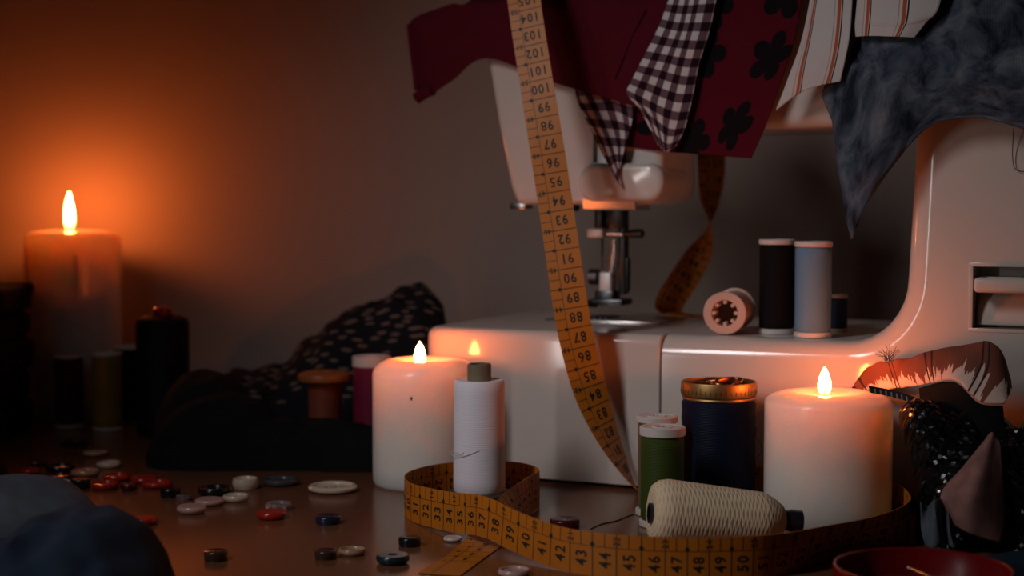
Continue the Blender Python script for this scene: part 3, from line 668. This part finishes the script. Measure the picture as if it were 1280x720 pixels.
def num(s):
    if s <= anch[0][0]: return anch[0][1] - (anch[0][0] - s) / 1.03
    if s >= anch[-1][0]: return anch[-1][1] + (s - anch[-1][0]) / 1.03
    for (s0, n0), (s1, n1) in zip(anch, anch[1:]):
        if s <= s1: return n0 + (n1 - n0) * (s - s0) / (s1 - s0)
nums = [num(s) for s in arc]
frames = []
for i, c in enumerate(cs):
    t_ = (cs[min(i + 1, len(cs) - 1)] - cs[max(i - 1, 0)]).normalized(); w = ws[i]; w = (w - t_ * w.dot(t_)).normalized()
    frames.append((c, w, t_.cross(w).normalized()))
import bisect
def tp(n, u, off):
    k = min(max(bisect.bisect_left(nums, n) - 1, 0), len(nums) - 2); f = (n - nums[k]) / max(1e-6, nums[k + 1] - nums[k])
    c = frames[k][0].lerp(frames[k + 1][0], f); w = frames[k][1].lerp(frames[k + 1][1], f).normalized(); nn = frames[k][2].lerp(frames[k + 1][2], f).normalized()
    return c + w * (u * TW / 2) + nn * off
bm = bmesh.new(); TH = .016
ring = []
for (c, w, n) in frames:
    ring.append([bm.verts.new(c + w * (TW / 2 * u) + n * o_) for u, o_ in ((-1, TH), (0, TH), (1, TH), (1, -TH), (0, -TH), (-1, -TH))])
for A_, B_ in zip(ring, ring[1:]):
    for k in range(6): bm.faces.new((A_[k], B_[k], B_[(k + 1) % 6], A_[(k + 1) % 6]))
bm.faces.new(ring[0]); bm.faces.new(ring[-1][::-1])
def ink_face(pts):
    vs = [bm.verts.new(p) for p in pts]
    try: f = bm.faces.new(vs); f.material_index = 1
    except ValueError: pass
glyph = {}
for ch in '0123456789':
    cu = D.curves.new('g', 'FONT'); cu.body = ch; cu.size = .70; cu.offset = .014; cu.align_x = 'CENTER'; cu.resolution_u = 3
    go = D.objects.new('g', cu); COL.objects.link(go); dg = bpy.context.evaluated_depsgraph_get(); dg.update()
    me = D.meshes.new_from_object(go.evaluated_get(dg)); glyph[ch] = ([v.co.copy() for v in me.vertices], [list(p.vertices) for p in me.polygons])
    D.objects.remove(go); D.curves.remove(cu); D.meshes.remove(me)
def stamp(txt, n0, u0, size, side):
    adv = .40 * size; W_ = adv * (len(txt) - 1)
    for k, ch in enumerate(txt):
        vs, fs = glyph[ch]
        P2 = []
        for v in vs:
            gx = (v.x * size * .95 + k * adv - W_ / 2); gy = v.y * size - .25 * size
            P2.append(tp(n0 - gy, u0 + side * gx / (TW / 2), side * (TH + .012)))
        mp_ = [bm.verts.new(p) for p in P2]
        for f in fs:
            try: q_ = bm.faces.new([mp_[i] for i in f]); q_.material_index = 1
            except ValueError: pass
def strip(n0, n1, u0, u1, side): ink_face([tp(n0, u0, side * (TH + .01)), tp(n1, u0, side * (TH + .01)), tp(n1, u1, side * (TH + .01)), tp(n0, u1, side * (TH + .01))])
n_lo, n_hi = max(1, int(nums[0]) + 2), int(nums[-1]) - 1
for side in (1, -1):
    for i in range(0, len(nums) - 1):
        strip(nums[i], nums[i + 1], .36, .385, side)
    for n in range(n_lo, n_hi):
        strip(n - .02, n + .02, -1, 1, side)
        strip(n + .485, n + .515, .37, 1, side)
        if side == 1 or 1:
            stamp(str(n + 1), n + .5, -.22, 1.0, side)
            if n % 2 == 0: stamp(str(n // 2), n, .68, .55, side)
            else:
                ink_face([tp(n - .11, .46, side * (TH + .014)), tp(n, .62, side * (TH + .014)), tp(n + .11, .46, side * (TH + .014)), tp(n, .32, side * (TH + .014))])
o = obj('measuring_tape', bm, [M['tape'], M['ink']], norm=False)
tag(o, 'yellow measuring tape with black centimetre figures looping and hanging over the machine', 'measuring tape')

# ------------------------------------------------------------------ cloths over the machine
def top(px, dz=0., off=4.): # a point on top of the arm above pixel column px
    b_ = ph(px, -15, .3); v = to_m(b_); return to_w(v.x, armfront(v.x) + off, 29.75 + dz)
def topedge(px, off, dz=0.): b_ = ph(px, -15, off); v = to_m(b_); return to_w(v.x, armfront(v.x) - off * .7, 29.2 + dz)
def drape(name, cols, mat, label, th=.05, offs=.5, dz=.15, per=8, back=6, cat='cloth', **kw):
    """cols: list of columns, each a list of (px,py[,off]) going down from the arm edge"""
    grid_c = []
    for c in cols:
        v0 = c[0][0]
        grid_c.append([top(v0, dz, back), top(v0, dz, back * .4), topedge(v0, offs, dz * .3)] + [ph(q_[0], q_[1], q_[2] if len(q_) > 2 else offs) for q_ in c[1:]])
    L_ = max(len(c) for c in grid_c); rows = [[c[k] for c in grid_c] for k in range(L_)]
    o = obj(name, sheet(rows, per, **kw), mat); mod_solid(o, th)
    return tag(o, label, cat, 'fabric pieces draped over the machine')
drape('red_cloth', [[(577, 0), (548, 10, .3), (512, 27, -.4), (514, 60, -.8), (522, 130, -1.1)],
                    [(612, 0), (585, 22, .7), (558, 45, .2), (557, 75, -.1), (562, 103, -.3)],
                    [(645, 0), (630, 20, 1.0), (618, 40, .9), (612, 58, .8), (608, 73, .7)],
                    [(690, 0), (686, 30, 1.1), (686, 55, 1.1), (686, 80, 1.0), (688, 102, .95)],
                    [(735, 0), (735, 35, 1.15), (737, 65, 1.15), (740, 95, 1.15), (742, 118, 1.2)],
                    [(768, 0), (768, 35, 1.0), (764, 70, .95), (762, 100, 1.0), (764, 124, 1.1)],
                    [(800, 0), (796, 35, 1.3), (790, 75, 1.3), (786, 105, 1.3), (785, 131, 1.25)],
                    [(850, 0), (845, 35, 1.1), (838, 80, 1.1), (830, 110, 1.1), (822, 140, 1.05)]], M['red_cloth'],
      'plain dark red cloth with a rolled hem hanging over the machine head', offs=1.0, wr=.16, wf=.5, seed=2, dz=.5)
# rolled hem at the left flap
t_ = [o for o in COL.objects if o.name == 'red_cloth'][0]
pp = [ph(513, 30, -.55), ph(516, 60, -.8), ph(520, 90, -.95), ph(522, 112, -1.0)]
obj('rolled_hem', tube(spline(pp, 5), [.25] * 16, 8), M['red_cloth'], t_)
pp = [ph(521, 122, -1.0), ph(530, 117, -.9), ph(541, 113, -.7)]
obj('rolled_hem', tube(spline(pp, 5), [.4] * 6 + [.35] * 5, 8), M['red_cloth'], t_)
pp = [ph(807, 12, 1.34), ph(790, 45, 1.3), ph(778, 75, 1.2), ph(768, 98, 1.12)]
obj('seam', tube(spline(pp, 6), .05, 6), M['red_cloth'], t_)
drape('gingham_scrap', [[(722, 0), (720, 60, .45), (719, 95, .45), (719, 116, .5), (726, 138, .5), (741, 168, .6), (757, 200, .9), (775, 233, 1.1)],
                        [(745, 0), (742, 60, .4), (744, 100, .45), (746, 122, .6), (750, 150, .8), (758, 185, .9), (765, 212, 1.0), (776, 233, 1.1)],
                        [(770, 0), (768, 60, .4), (769, 105, .4), (770, 130, .5), (770, 160, .4), (770, 192, .8), (772, 212, 1.05), (777, 234, 1.1)],
                        [(792, 0), (790, 60, .5), (790, 115, .6), (790, 148, .8), (784, 170, .9), (776, 200, 1.0), (775, 218, 1.05), (778, 235, 1.1)]], M['gingham'],
      'dark checked gingham corner ending in a twisted point below the red cloth', offs=.35, wr=.06, wf=.8, seed=5, dz=-.1, back=3, uvrot=.35)
drape('floral_cloth', [[(812, 0), (808, 60, .45), (802, 120, .4), (786, 158, .3), (778, 183, .3)],
                       [(850, 0), (846, 60, .45), (840, 120, .5), (834, 165, .5), (832, 190, .4)],
                       [(905, 0), (900, 60, .6), (893, 120, .6), (886, 165, .6), (880, 193, .5)],
                       [(960, 0), (955, 60, .8), (940, 120, .9), (922, 165, .8), (912, 196, .7)],
                       [(1006, 0), (992, 50, 1.0), (974, 105, 1.1), (955, 160, 1.0), (938, 198, .9)]], M['floral'],
      'dark red cloth printed with black flowers draped over the machine arm', offs=.45, wr=.14, wf=.3, seed=8, dz=.05, uvoff=(.4, 1.0), per=9)
drape('gingham_strip', [[(840, 0), (825, 30, 1.7), (805, 70, 1.8), (790, 100, 1.75), (784, 117, 1.7), (800, 137, 1.5), (822, 180, 1.1)],
                        [(858, 0), (848, 35, 1.75), (832, 75, 1.8), (818, 110, 1.75), (812, 132, 1.7), (818, 152, 1.5), (828, 187, 1.1)],
                        [(878, 0), (868, 35, 1.6), (856, 80, 1.6), (846, 120, 1.55), (840, 145, 1.5), (836, 165, 1.35), (834, 190, 1.1)],
                        [(898, 0), (888, 35, 1.2), (874, 80, 1.2), (866, 120, 1.2), (860, 145, 1.15), (855, 163, 1.1), (845, 182, 1.1)]], M['gingham'],
      'black and white gingham strip hanging between the red and the flowered cloth', offs=1.5, wr=.08, wf=.6, seed=11, dz=.95, per=9)
drape('striped_cloth', [[(1016, 0), (1002, 50, 1.5), (985, 100, 1.5), (970, 138, 1.4)],
                        [(1022, 0), (1012, 45, 1.8), (1003, 85, 1.8), (997, 118, 1.6)],
                        [(1040, 0), (1035, 40, 2.1), (1028, 80, 2.1), (1020, 108, 1.9)],
                        [(1066, 0), (1062, 40, 2.2), (1056, 75, 2.2), (1050, 102, 2.0)]], M['striped'],
      'white cloth with thin red stripes hanging beside the black flowered cloth', offs=1.6, wr=.12, wf=.6, seed=14, dz=.8)
drape('striped_cloth', [[(1072, 0), (1070, 18, 1.75), (1069, 32, 1.75), (1070, 46, 1.75)], [(1095, 0), (1094, 18, 2.1), (1092, 34, 2.1), (1090, 45, 2.1)],
                        [(1135, 0), (1132, 18, 2.1), (1128, 34, 2.1), (1122, 46, 2.1)], [(1184, -4), (1174, 8, 2.0), (1158, 28, 2.0), (1143, 47, 2.0)]], M['striped'],
      'short fold of white red striped cloth lying on the blue cloth', offs=1.9, wr=.12, wf=.6, seed=17, dz=1.5)
drape('blue_cloth', [[(1052, 0), (1046, 60, .6), (1030, 105, .7), (1028, 122, .6), (1052, 150, .5), (1075, 160, .5)],
                     [(1085, 0), (1080, 55, 1.20), (1082, 90, 2.05), (1060, 185, 2.30), (1050, 230, 2.40), (1064, 289, 2.45)],
                     [(1115, 0), (1112, 50, 1.30), (1112, 95, 2.40), (1100, 170, 2.65), (1084, 235, 2.60), (1068, 288, 2.50)],
                     [(1140, 0), (1136, 50, 1.30), (1132, 90, 2.10), (1126, 165, 2.20), (1112, 205, 2.35), (1074, 270, 2.45)],
                     [(1170, 0), (1168, 50, 1.40), (1164, 95, 2.10), (1160, 135, 2.00), (1156, 155, 1.95), (1150, 168, 2.00)],
                     [(1215, 0), (1215, 50, 1.60), (1215, 95, 2.40), (1215, 120, 2.30), (1214, 138, 2.20), (1213, 147, 2.10)],
                     [(1290, 0), (1290, 50, 1.60), (1290, 95, 2.40), (1290, 130, 2.30), (1290, 150, 2.20), (1290, 164, 2.10)],
                     [(1370, 0), (1370, 50, 1.40), (1370, 95, 2.10), (1370, 130, 2.10), (1370, 160, 2.10), (1370, 180, 2.10)]], M['bluefloral'],
      'grey-blue mottled cloth over the machine column with a long hanging point', offs=.8, wr=.18, wf=.4, seed=21, dz=.2, per=9, fine=.14)
t = [o for o in COL.objects if o.name == 'blue_cloth'][0]
pp = [ph(1268, 150, .9), ph(1266, 180, .35), ph(1266, 200, .2), ph(1270, 212, .2), ph(1285, 214, .2), ph(1300, 208, .3)]
obj('thread_tail', tube(spline(pp, 6), .025, 5), M['blackplastic'], t)

# ------------------------------------------------------------------ cloth heaps on the table
def lerp_tab(x, tab):
    if x <= tab[0][0]: return tab[0][1]
    for (a, h), (c, k) in zip(tab, tab[1:]):
        if x <= c: f = (x - a) / (c - a); f = f * f * (3 - 2 * f); return h + (k - h) * f
    return tab[-1][1]
def G(x, y, cx, cy, sx, sy, h, p=2): return h * max(0, 1 - (abs((x - cx) / sx) ** p + abs((y - cy) / sy) ** p)) ** .55
leaf_tab = [(-22, 0), (-20.9, 4.2), (-17, 4.4), (-14.4, 6.7), (-13.5, 8), (-11.75, 8.8), (-10, 9.3), (-8.2, 10.3), (-6.5, 10.5), (-5.2, 9.4), (-4.7, 7), (-4.3, 0)]
o = obj('leaf_print_cloth', heap(-24, -3.6, 110, 124, lambda x, y: lerp_tab(x, leaf_tab) * max(0, 1 - abs((y - 117.5) / 6) ** 2.4) ** .6 - .05, .3, .55, .42, 3), M['leafprint'])
tag(o, 'crumpled black cloth with pale leaf print heaped against the wall', 'cloth')
def blackf(x, y):
    h = max(G(x, y, -20.2, 105.3, 3.7, 5.0, 5.6, 2.2), G(x, y, -18.6, 102.2, 4.6, 3.2, 4.4, 2.4), G(x, y, -13, 100.9, 6.5, 2.0, 3.0, 2.6), G(x, y, -9.6, 100.6, 3.3, 1.9, 2.6, 3))
    return h - .05
o = obj('black_cloth', heap(-24.6, -5.9, 98.3, 113, blackf, .3, .3, .35, 6), M['black_cloth']); tag(o, 'folded plain black cloth lying in front of the wooden spool', 'cloth')
# stack of folded dark cloth at the left edge
t = thing('folded_cloth', 'stack of folded charcoal cloth at the left edge beside the tall candle', 'cloth', (-43.2, 115.3, 0))
z = 0
for k, hh in enumerate((2.3, 2.1, 2.4, 2.0, 2.1)):
    bm = box(-8, 7.6 - .25 * (k % 2), -4, 3.8, 0, hh - .05, bev=.55, seg=5)
    for v in bm.verts: v.co.z = v.co.z + z + .15 * noise.noise(v.co * .35 + Vector((k * 3, 0, 0))) * (1 if v.co.z > .3 else 0); v.co.x += .25 * noise.noise(Vector((v.co.y * .4, v.co.z * .8, k)))
    z += hh; obj('fold', bm, M['dark_cloth'], t)
def bluef(x, y):
    h = max(G(x, y, -18.3, 64.5, 3.9, 7, 4.0, 2.2), G(x, y, -22, 64, 6, 7, 2.8, 2.2), G(x, y, -16.0, 63, 2.1, 6.5, 2.6, 2.2)); return h - .05
o = obj('denim_cloth', heap(-31, -11.5, 54, 73, bluef, .3, .75, .3, 9, stretch=(1, .45)), M['denim']); tag(o, 'dark blue denim cloth bunched at the lower left corner', 'cloth')
o = obj('fleece_cloth', heap(-33, -18.2, 71.5, 80.5, lambda x, y: G(x, y, -25, 75.5, 6.0, 4.2, 3.8, 2.4) - .05, .3, .4, .25, 12), M['denim_light']); tag(o, 'pale grey-blue cloth lobe behind the denim at the left edge', 'cloth')
o = obj('black_scrap', heap(-36, -28.4, 86, 95, lambda x, y: G(x, y, -32.2, 90.5, 3.4, 3.6, 3.4, 2.4) - .05, .3, .3, .3, 15), M['black_cloth']); tag(o, 'black cloth scrap at the left edge beside the red buttons', 'cloth')

# right-hand group
def seqf(x, y):
    h = max(G(x, y, 24.6, 80.0, 3.2, 3.0, 6.75, 3), G(x, y, 28.5, 77.6, 3.4, 3.1, 6.3, 3), G(x, y, 26, 79, 5.5, 3, 5.4, 3), G(x, y, 22.9, 79.9, 2.3, 2.6, 6.9, 3)); return h - .05
o = obj('sequinned_cloth', heap(20.6, 32.5, 74.5, 84, seqf, .22, .3, .5, 18, lean=.55), M['sequin']); sq_ = tag(o, 'black sequinned cloth bunched right of the short candle', 'cloth')
tr = [P(1086, 487, 81.6), P(1112, 492, 81.4), P(1140, 500, 80.7), P(1165, 511, 80), P(1187, 525, 79)]
rows = [[p + Vector((0, .1, .2)) for p in tr], [p + Vector((0, 0, .05)) for p in tr], [p + Vector((0, -.1, -.14)) for p in tr]]
obj('stitched_trim', sheet(rows, 6, .03), M['trim'], sq_)
# rust patterned cloth over it
r1 = [P(1064, 485, 86.7), P(1088, 457, 85.8), P(1140, 446, 83.0), P(1208, 430, 81.2), P(1245, 432, 80.2), P(1263, 474, 80.0)]
r0 = [p + Vector((.2, .3, -.5)) for p in r1]
r2 = [P(1069, 487, 86.5), P(1092, 472, 85.6), P(1144, 464, 82.2), P(1202, 452, 80.0), P(1244, 466, 78.9), P(1262, 490, 78.8)]
r3 = [P(1076, 489, 86.3), P(1097, 486, 85.3), P(1150, 481, 81.7), P(1194, 473, 79.4), P(1226, 500, 78.2), P(1256, 503, 78.0)]
r4 = [p + Vector((.1, .5, -.1)) for p in r3]
o = obj('patterned_cloth', sheet([r0, r1, r2, r3, r4], 10, .1, .8, 24, fine=.08), M['rust']); mod_solid(o, .05); rust = tag(o, 'rust and cream patterned cloth folded behind the short right candle', 'cloth')
uf = [[p + Vector((0, .3, -.2)) for p in r3[2:]], [p + Vector((0, .05, -.8)) for p in r3[2:]], [p + Vector((.05, -.1, -1.7)) for p in r3[2:]]]
o = obj('upper_fold', sheet(uf, 8, .1, .7, 41), M['black_cloth'], sq_)
bm = bmesh.new(); c0 = P(1112, 449, 83.0)
for k in range(22):
    d_ = Vector((random.uniform(-1, 1), random.uniform(-.5, .5), random.uniform(.2, 1))).normalized() * random.uniform(.4, .95)
    tube_into(bm, spline([c0 + Vector((random.uniform(-.25, .25), 0, -.1)), c0 + d_ * .5 + Vector((random.uniform(-.1, .1), 0, .05)), c0 + d_], 3), .012, 4)
obj('frayed_threads', bm, M['denim_light'], rust)
li = [[P(1232, 549, 77.2), P(1241, 540, 77.0), P(1250, 552, 76.9)], [P(1203, 583, 76.5), P(1226, 589, 75.5), P(1255, 602, 76.1)], [P(1176, 617, 76.1), P(1212, 632, 74.9), P(1257, 648, 75.7)], [P(1184, 652, 75.7), P(1215, 668, 75.0), P(1251, 679, 75.4)]]
o = obj('lining_corner', sheet(li, 8, .12, .6, 27), M['lining']); mod_solid(o, .05); lin_ = tag(o, 'dusky pink cloth corner folded in front of the sequinned cloth', 'cloth')
ru = [[P(1150 + 9 * k, 628 + 5 * math.sin(k * 1.9), 75.9 + .5 * math.sin(k * 2.3)) for k in range(5)], [P(1152 + 9 * k, 655 + 6 * math.sin(k * 1.7 + 1), 75.1 + .45 * math.sin(k * 2.3 + .8)) for k in range(5)], [P(1158 + 9 * k, 682 + 3 * math.sin(k * 2), 74.9 + .3 * math.sin(k * 2.3 + 1.5)) for k in range(5)]]
o = obj('ruffle', sheet(ru, 6, .08, .8, 33), M['denim_light'], lin_); mod_solid(o, .04)
o = obj('teal_cloth', heap(19.5, 34, 70.5, 75, lambda x, y: G(x, y, 27, 72.4, 7, 1.6, .9, 2.4) - .05, .25, .2, .4, 30), M['teal_cloth']); tag(o, 'dark teal cloth edge lying behind the red dish', 'cloth')

# ------------------------------------------------------------------ red dish and pin
t = thing('pin_dish', 'round open red dish at the lower right corner', 'dish', (17.3, 66.6, 0))
obj('dish_wall', lathe([(0, 0), (3.45, 0), (3.6, .1), (3.72, .3), (3.74, 1.42), (3.7, 1.5), (3.62, 1.52), (3.54, 1.46), (3.5, .4), (3.4, .25), (0, .25)], 72), M['redplastic'], t)
obj('dish_liner', lathe([(0, .26), (3.38, .26), (3.4, .3), (3.3, .34), (0, .34)], 48), M['darkwood'], t)
a = P(1136, 710, 68.3); c = P(1170, 724, 65.5); a.z = max(a.z, .95); 
t = thing('sewing_pin', 'long silver pin leaning inside the red dish', 'pin', (a + c) / 2)
h_ = (c - a) / 2
obj('shaft', tube([-h_, h_ * .85, h_], [.045, .045, .01], 8), M['steel'], t)
bm = bmesh.new(); bmesh.ops.create_uvsphere(bm, u_segments=12, v_segments=8, radius=.1); obj('pin_head', bm, M['steel'], t, loc=-h_)

# loose dark thread on the table
pts = [T(738, 661, .03), T(752, 655, .03), T(770, 651, .03), T(788, 644, .03), T(793, 643, .03)]
o = obj('loose_thread', tube(spline(pts, 6), .03, 5), M['blackplastic']); tag(o, 'thin dark loose thread lying on the table beside the maroon button', 'thread')

# ------------------------------------------------------------------ buttons
def bmat(name, col, rough=.22, glass=False):
    m = plain(name, col + (1,), rough, nscale=120, namp=.12)
    if glass:
        b = m.node_tree.nodes['Principled BSDF']; b.inputs['Transmission Weight'].default_value = .9; b.inputs['IOR'].default_value = 1.45
    return m
BC = {'black': bmat('black button', (.010, .010, .012)), 'charcoal': bmat('charcoal button', (.06, .06, .07)), 'red': bmat('red button', (.42, .018, .01)), 'maroon': bmat('maroon button', (.07, .008, .012)),
      'cream': bmat('cream button', (.66, .52, .40)), 'tan': bmat('tan button', (.48, .27, .17)), 'pink': bmat('pinkish button', (.58, .36, .32)), 'white': bmat('pearl button', (.7, .62, .58)),
      'navy': bmat('navy button', (.015, .02, .05)), 'teal': bmat('dark teal button', (.012, .035, .045)), 'brown': bmat('brown button', (.06, .03, .022)), 'clear': bmat('clear button', (.85, .75, .75), .1, True)}
def button_mesh(r, h, holes, rim, style):
    bm = bmesh.new()
    zt = h - (.35 * h if rim else 0); ri = r * (.74 if rim else .9)
    def circ(cx, cy, rr, n, z): 
        v = [bm.verts.new((cx + rr * math.cos(2 * PI * k / n), cy + rr * math.sin(2 * PI * k / n), z)) for k in range(n)]
        return v, [bm.edges.new((v[k], v[(k + 1) % n])) for k in range(n)]
    ov, oe = circ(0, 0, ri, 32, zt); allh = []; es = list(oe); hr_ = r * .12
    for k in range(holes):
        a = 2 * PI * k / holes + PI / 4; rr = r * (.26 if holes > 1 else 0)
        hv, he = circ(rr * math.cos(a), rr * math.sin(a), hr_ if holes > 1 else r * .3, 12, zt); allh.append(hv); es += he
    bmesh.ops.triangle_fill(bm, edges=es, use_beauty=True)
    for hv in allh:
        n = len(hv); lo = [bm.verts.new((v.co.x, v.co.y, .02)) for v in hv]
        for k in range(n): bm.faces.new((hv[k], hv[(k + 1) % n], lo[(k + 1) % n], lo[k]))
    if rim: prof = [(ri + .03 * r, h - .12 * h), (r * .84, h), (r * .92, h - .03 * h), (r, h * .68), (r * .99, h * .4), (r * .85, .02), (0, 0)]
    elif style == 'dome': prof = [(r * .96, h * .86), (r, h * .62), (r * .98, h * .4), (r * .8, .02), (0, 0)]
    else: prof = [(r * .97, h * .93), (r, h * .8), (r, h * .15), (r * .94, 0), (0, 0)]
    prev = ov; n = 32
    for (rr, z) in prof:
        if rr == 0:
            c_ = bm.verts.new((0, 0, 0))
            for k in range(n): bm.faces.new((prev[k], prev[(k + 1) % n], c_))
        else:
            cur = [bm.verts.new((rr * math.cos(2 * PI * k / n), rr * math.sin(2 * PI * k / n), z)) for k in range(n)]
            for k in range(n): bm.faces.new((prev[k], prev[(k + 1) % n], cur[(k + 1) % n], cur[k]))
            prev = cur
    return bm
buttons = [  # px, py of the base centre, width px, height cm, colour, holes, rim, style, label
    (93, 557, 36, .3, 'black', 4, 1, 'flat', 'black button farthest back in the heap, below the burgundy spool'),
    (120, 569, 32, .3, 'tan', 2, 0, 'dome', 'dull tan button behind the red ones, farther back of two pale buttons'),
    (136, 584, 31, .35, 'cream', 2, 1, 'dome', 'cream button just behind the leftmost of three red buttons in a row'),
    (107, 594, 36, .35, 'tan', 4, 1, 'dome', 'shiny tan button tilted up left of the red row'),
    (46, 582, 25, .35, 'maroon', 2, 0, 'dome', 'small dark maroon button at the back left of the heap'),
    (37, 592, 26, .3, 'red', 2, 0, 'dome', 'small red button at the far left beside the pale blue cloth'),
    (75, 589, 36, .4, 'black', 4, 1, 'flat', 'black rimmed button behind the maroon one in the left heap'),
    (73, 601, 34, .4, 'maroon', 4, 1, 'dome', 'dark maroon button directly behind the cream button of the left heap'),
    (46, 607, 28, .35, 'maroon', 2, 0, 'dome', 'maroon button against the blue cloth, left of the cream one'),
    (72, 613, 35, .55, 'cream', 2, 1, 'flat', 'thick cream button with a small shiny red bead in front'),
    (79, 619, 22, .35, 'red', 0, 0, 'dome', 'small shiny red button in front of the thick cream one'),
    (101, 610, 24, .55, 'black', 2, 0, 'flat', 'thick black button between the cream button and the red row'),
    (131, 611, 36, .4, 'red', 4, 1, 'dome', 'red button nearest the viewer at the left of the red row'),
    (146, 600, 36, .35, 'red', 4, 1, 'dome', 'red button with a bright rim behind the front left red one'),
    (161, 613, 21, .4, 'maroon', 0, 0, 'dome', 'small dark round button with a bright glint among the red ones'),
    (180, 603, 35, .35, 'red', 2, 0, 'dome', 'red button behind the rightmost red one'),
    (196, 609, 38, .35, 'red', 4, 1, 'dome', 'rightmost red button of the red row beside the black cloth'),
    (213, 621, 25, .5, 'black', 2, 0, 'flat', 'thick black button right of the red row, left of the clear one'),
    (230, 625, 20, .3, 'clear', 2, 0, 'flat', 'small clear button between a black and a pinkish one'),
    (268, 618, 42, .45, 'black', 4, 1, 'flat', 'wide black button behind the pinkish and cream pair'),
    (262, 631, 37, .35, 'pink', 2, 0, 'dome', 'pinkish button overlapping behind a pale pink one'),
    (240, 641, 38, .4, 'pink', 2, 0, 'dome', 'pale pink button in front of the clear one'),
    (295, 626, 34, .35, 'cream', 4, 1, 'dome', 'cream button in front of the tall cream button'),
    (307, 611, 33, .65, 'cream', 2, 1, 'flat', 'tall thick cream button beside the charcoal one'),
    (351, 606, 46, .4, 'charcoal', 4, 1, 'flat', 'wide charcoal grey button near the black cloth'),
    (416, 614, 62, .4, 'cream', 4, 1, 'flat', 'largest cream button with a raised rim near the middle candle'),
    (348, 637, 34, .4, 'clear', 2, 1, 'flat', 'clear button just behind the lone bright red one'),
    (339, 648, 38, .4, 'red', 0, 0, 'dome', 'bright red button lying alone in front of a clear one'),
    (410, 654, 32, .42, 'navy', 2, 0, 'flat', 'navy button in front of the largest cream button'),
    (270, 700, 30, .45, 'brown', 2, 0, 'flat', 'dark brown button nearest the denim cloth'),
    (407, 698, 28, .4, 'brown', 2, 0, 'flat', 'dark brown button next to the flat tan one'),
    (440, 693, 35, .3, 'tan', 4, 1, 'dome', 'flat tan button between the brown and the teal ones'),
    (491, 704, 43, .42, 'teal', 1, 0, 'dome', 'dark teal ring button with a big hole'),
    (512, 682, 28, .42, 'black', 2, 0, 'flat', 'black button just behind the teal ring button'),
    (180, 655, 34, .35, 'red', 2, 0, 'dome', 'red button half hidden behind the denim cloth'),
    (706, 660, 38, .5, 'maroon', 2, 0, 'flat', 'thick maroon button behind the standing tape, near the loose thread'),
    (643, 719, 42, .3, 'pink', 2, 1, 'dome', 'pearly pink button in front of the tape at the bottom edge'),
    (566, 676, 24, .2, 'white', 2, 0, 'dome', 'pearl button under the slanting tape')]
for (px, py, w, h, cname, holes, rim, style, lab) in buttons:
    p = T(px, py); r = w / 2 * p.y / 2000
    o = obj('button', button_mesh(r, h, holes, rim, style), BC[cname], loc=p); o.rotation_euler = (0, 0, random.uniform(0, 6))
    tag(o, lab, 'button', 'loose buttons on the table')

# ------------------------------------------------------------------ light
def area(name, loc, target, sx, sy, power, col):
    l = D.lights.new(name, 'AREA'); l.shape = 'RECTANGLE'; l.size = sx * S; l.size_y = sy * S; l.energy = power; l.color = col
    o = D.objects.new(name, l); COL.objects.link(o); o.location = Vector(loc) * S
    o.rotation_euler = (Vector(target) - Vector(loc)).to_track_quat('-Z', 'Y').to_euler(); return o
k = area('window_light', (-41, 40, 58), (8, 90, 9), 10, 26, .23, (1.0, .95, .97)); k.data.spread = math.radians(66)
k = area('streak_strip_light', (-44, 41, 19), (12, 88, 12), 2.5, 24, .05, (1, .96, .93)); k.data.spread = math.radians(66)  # added low strip light, gives the machine column its upright highlight
w = D.worlds.new('world'); scene.world = w; w.use_nodes = True
w.node_tree.nodes['Background'].inputs[0].default_value = (.55, .6, .7, 1); w.node_tree.nodes['Background'].inputs[1].default_value = .004
scene.view_settings.view_transform = 'Standard'; scene.view_settings.look = 'None'
scene.cycles.sample_clamp_indirect = 4; scene.cycles.max_bounces = 8
bpy.context.view_layer.update()
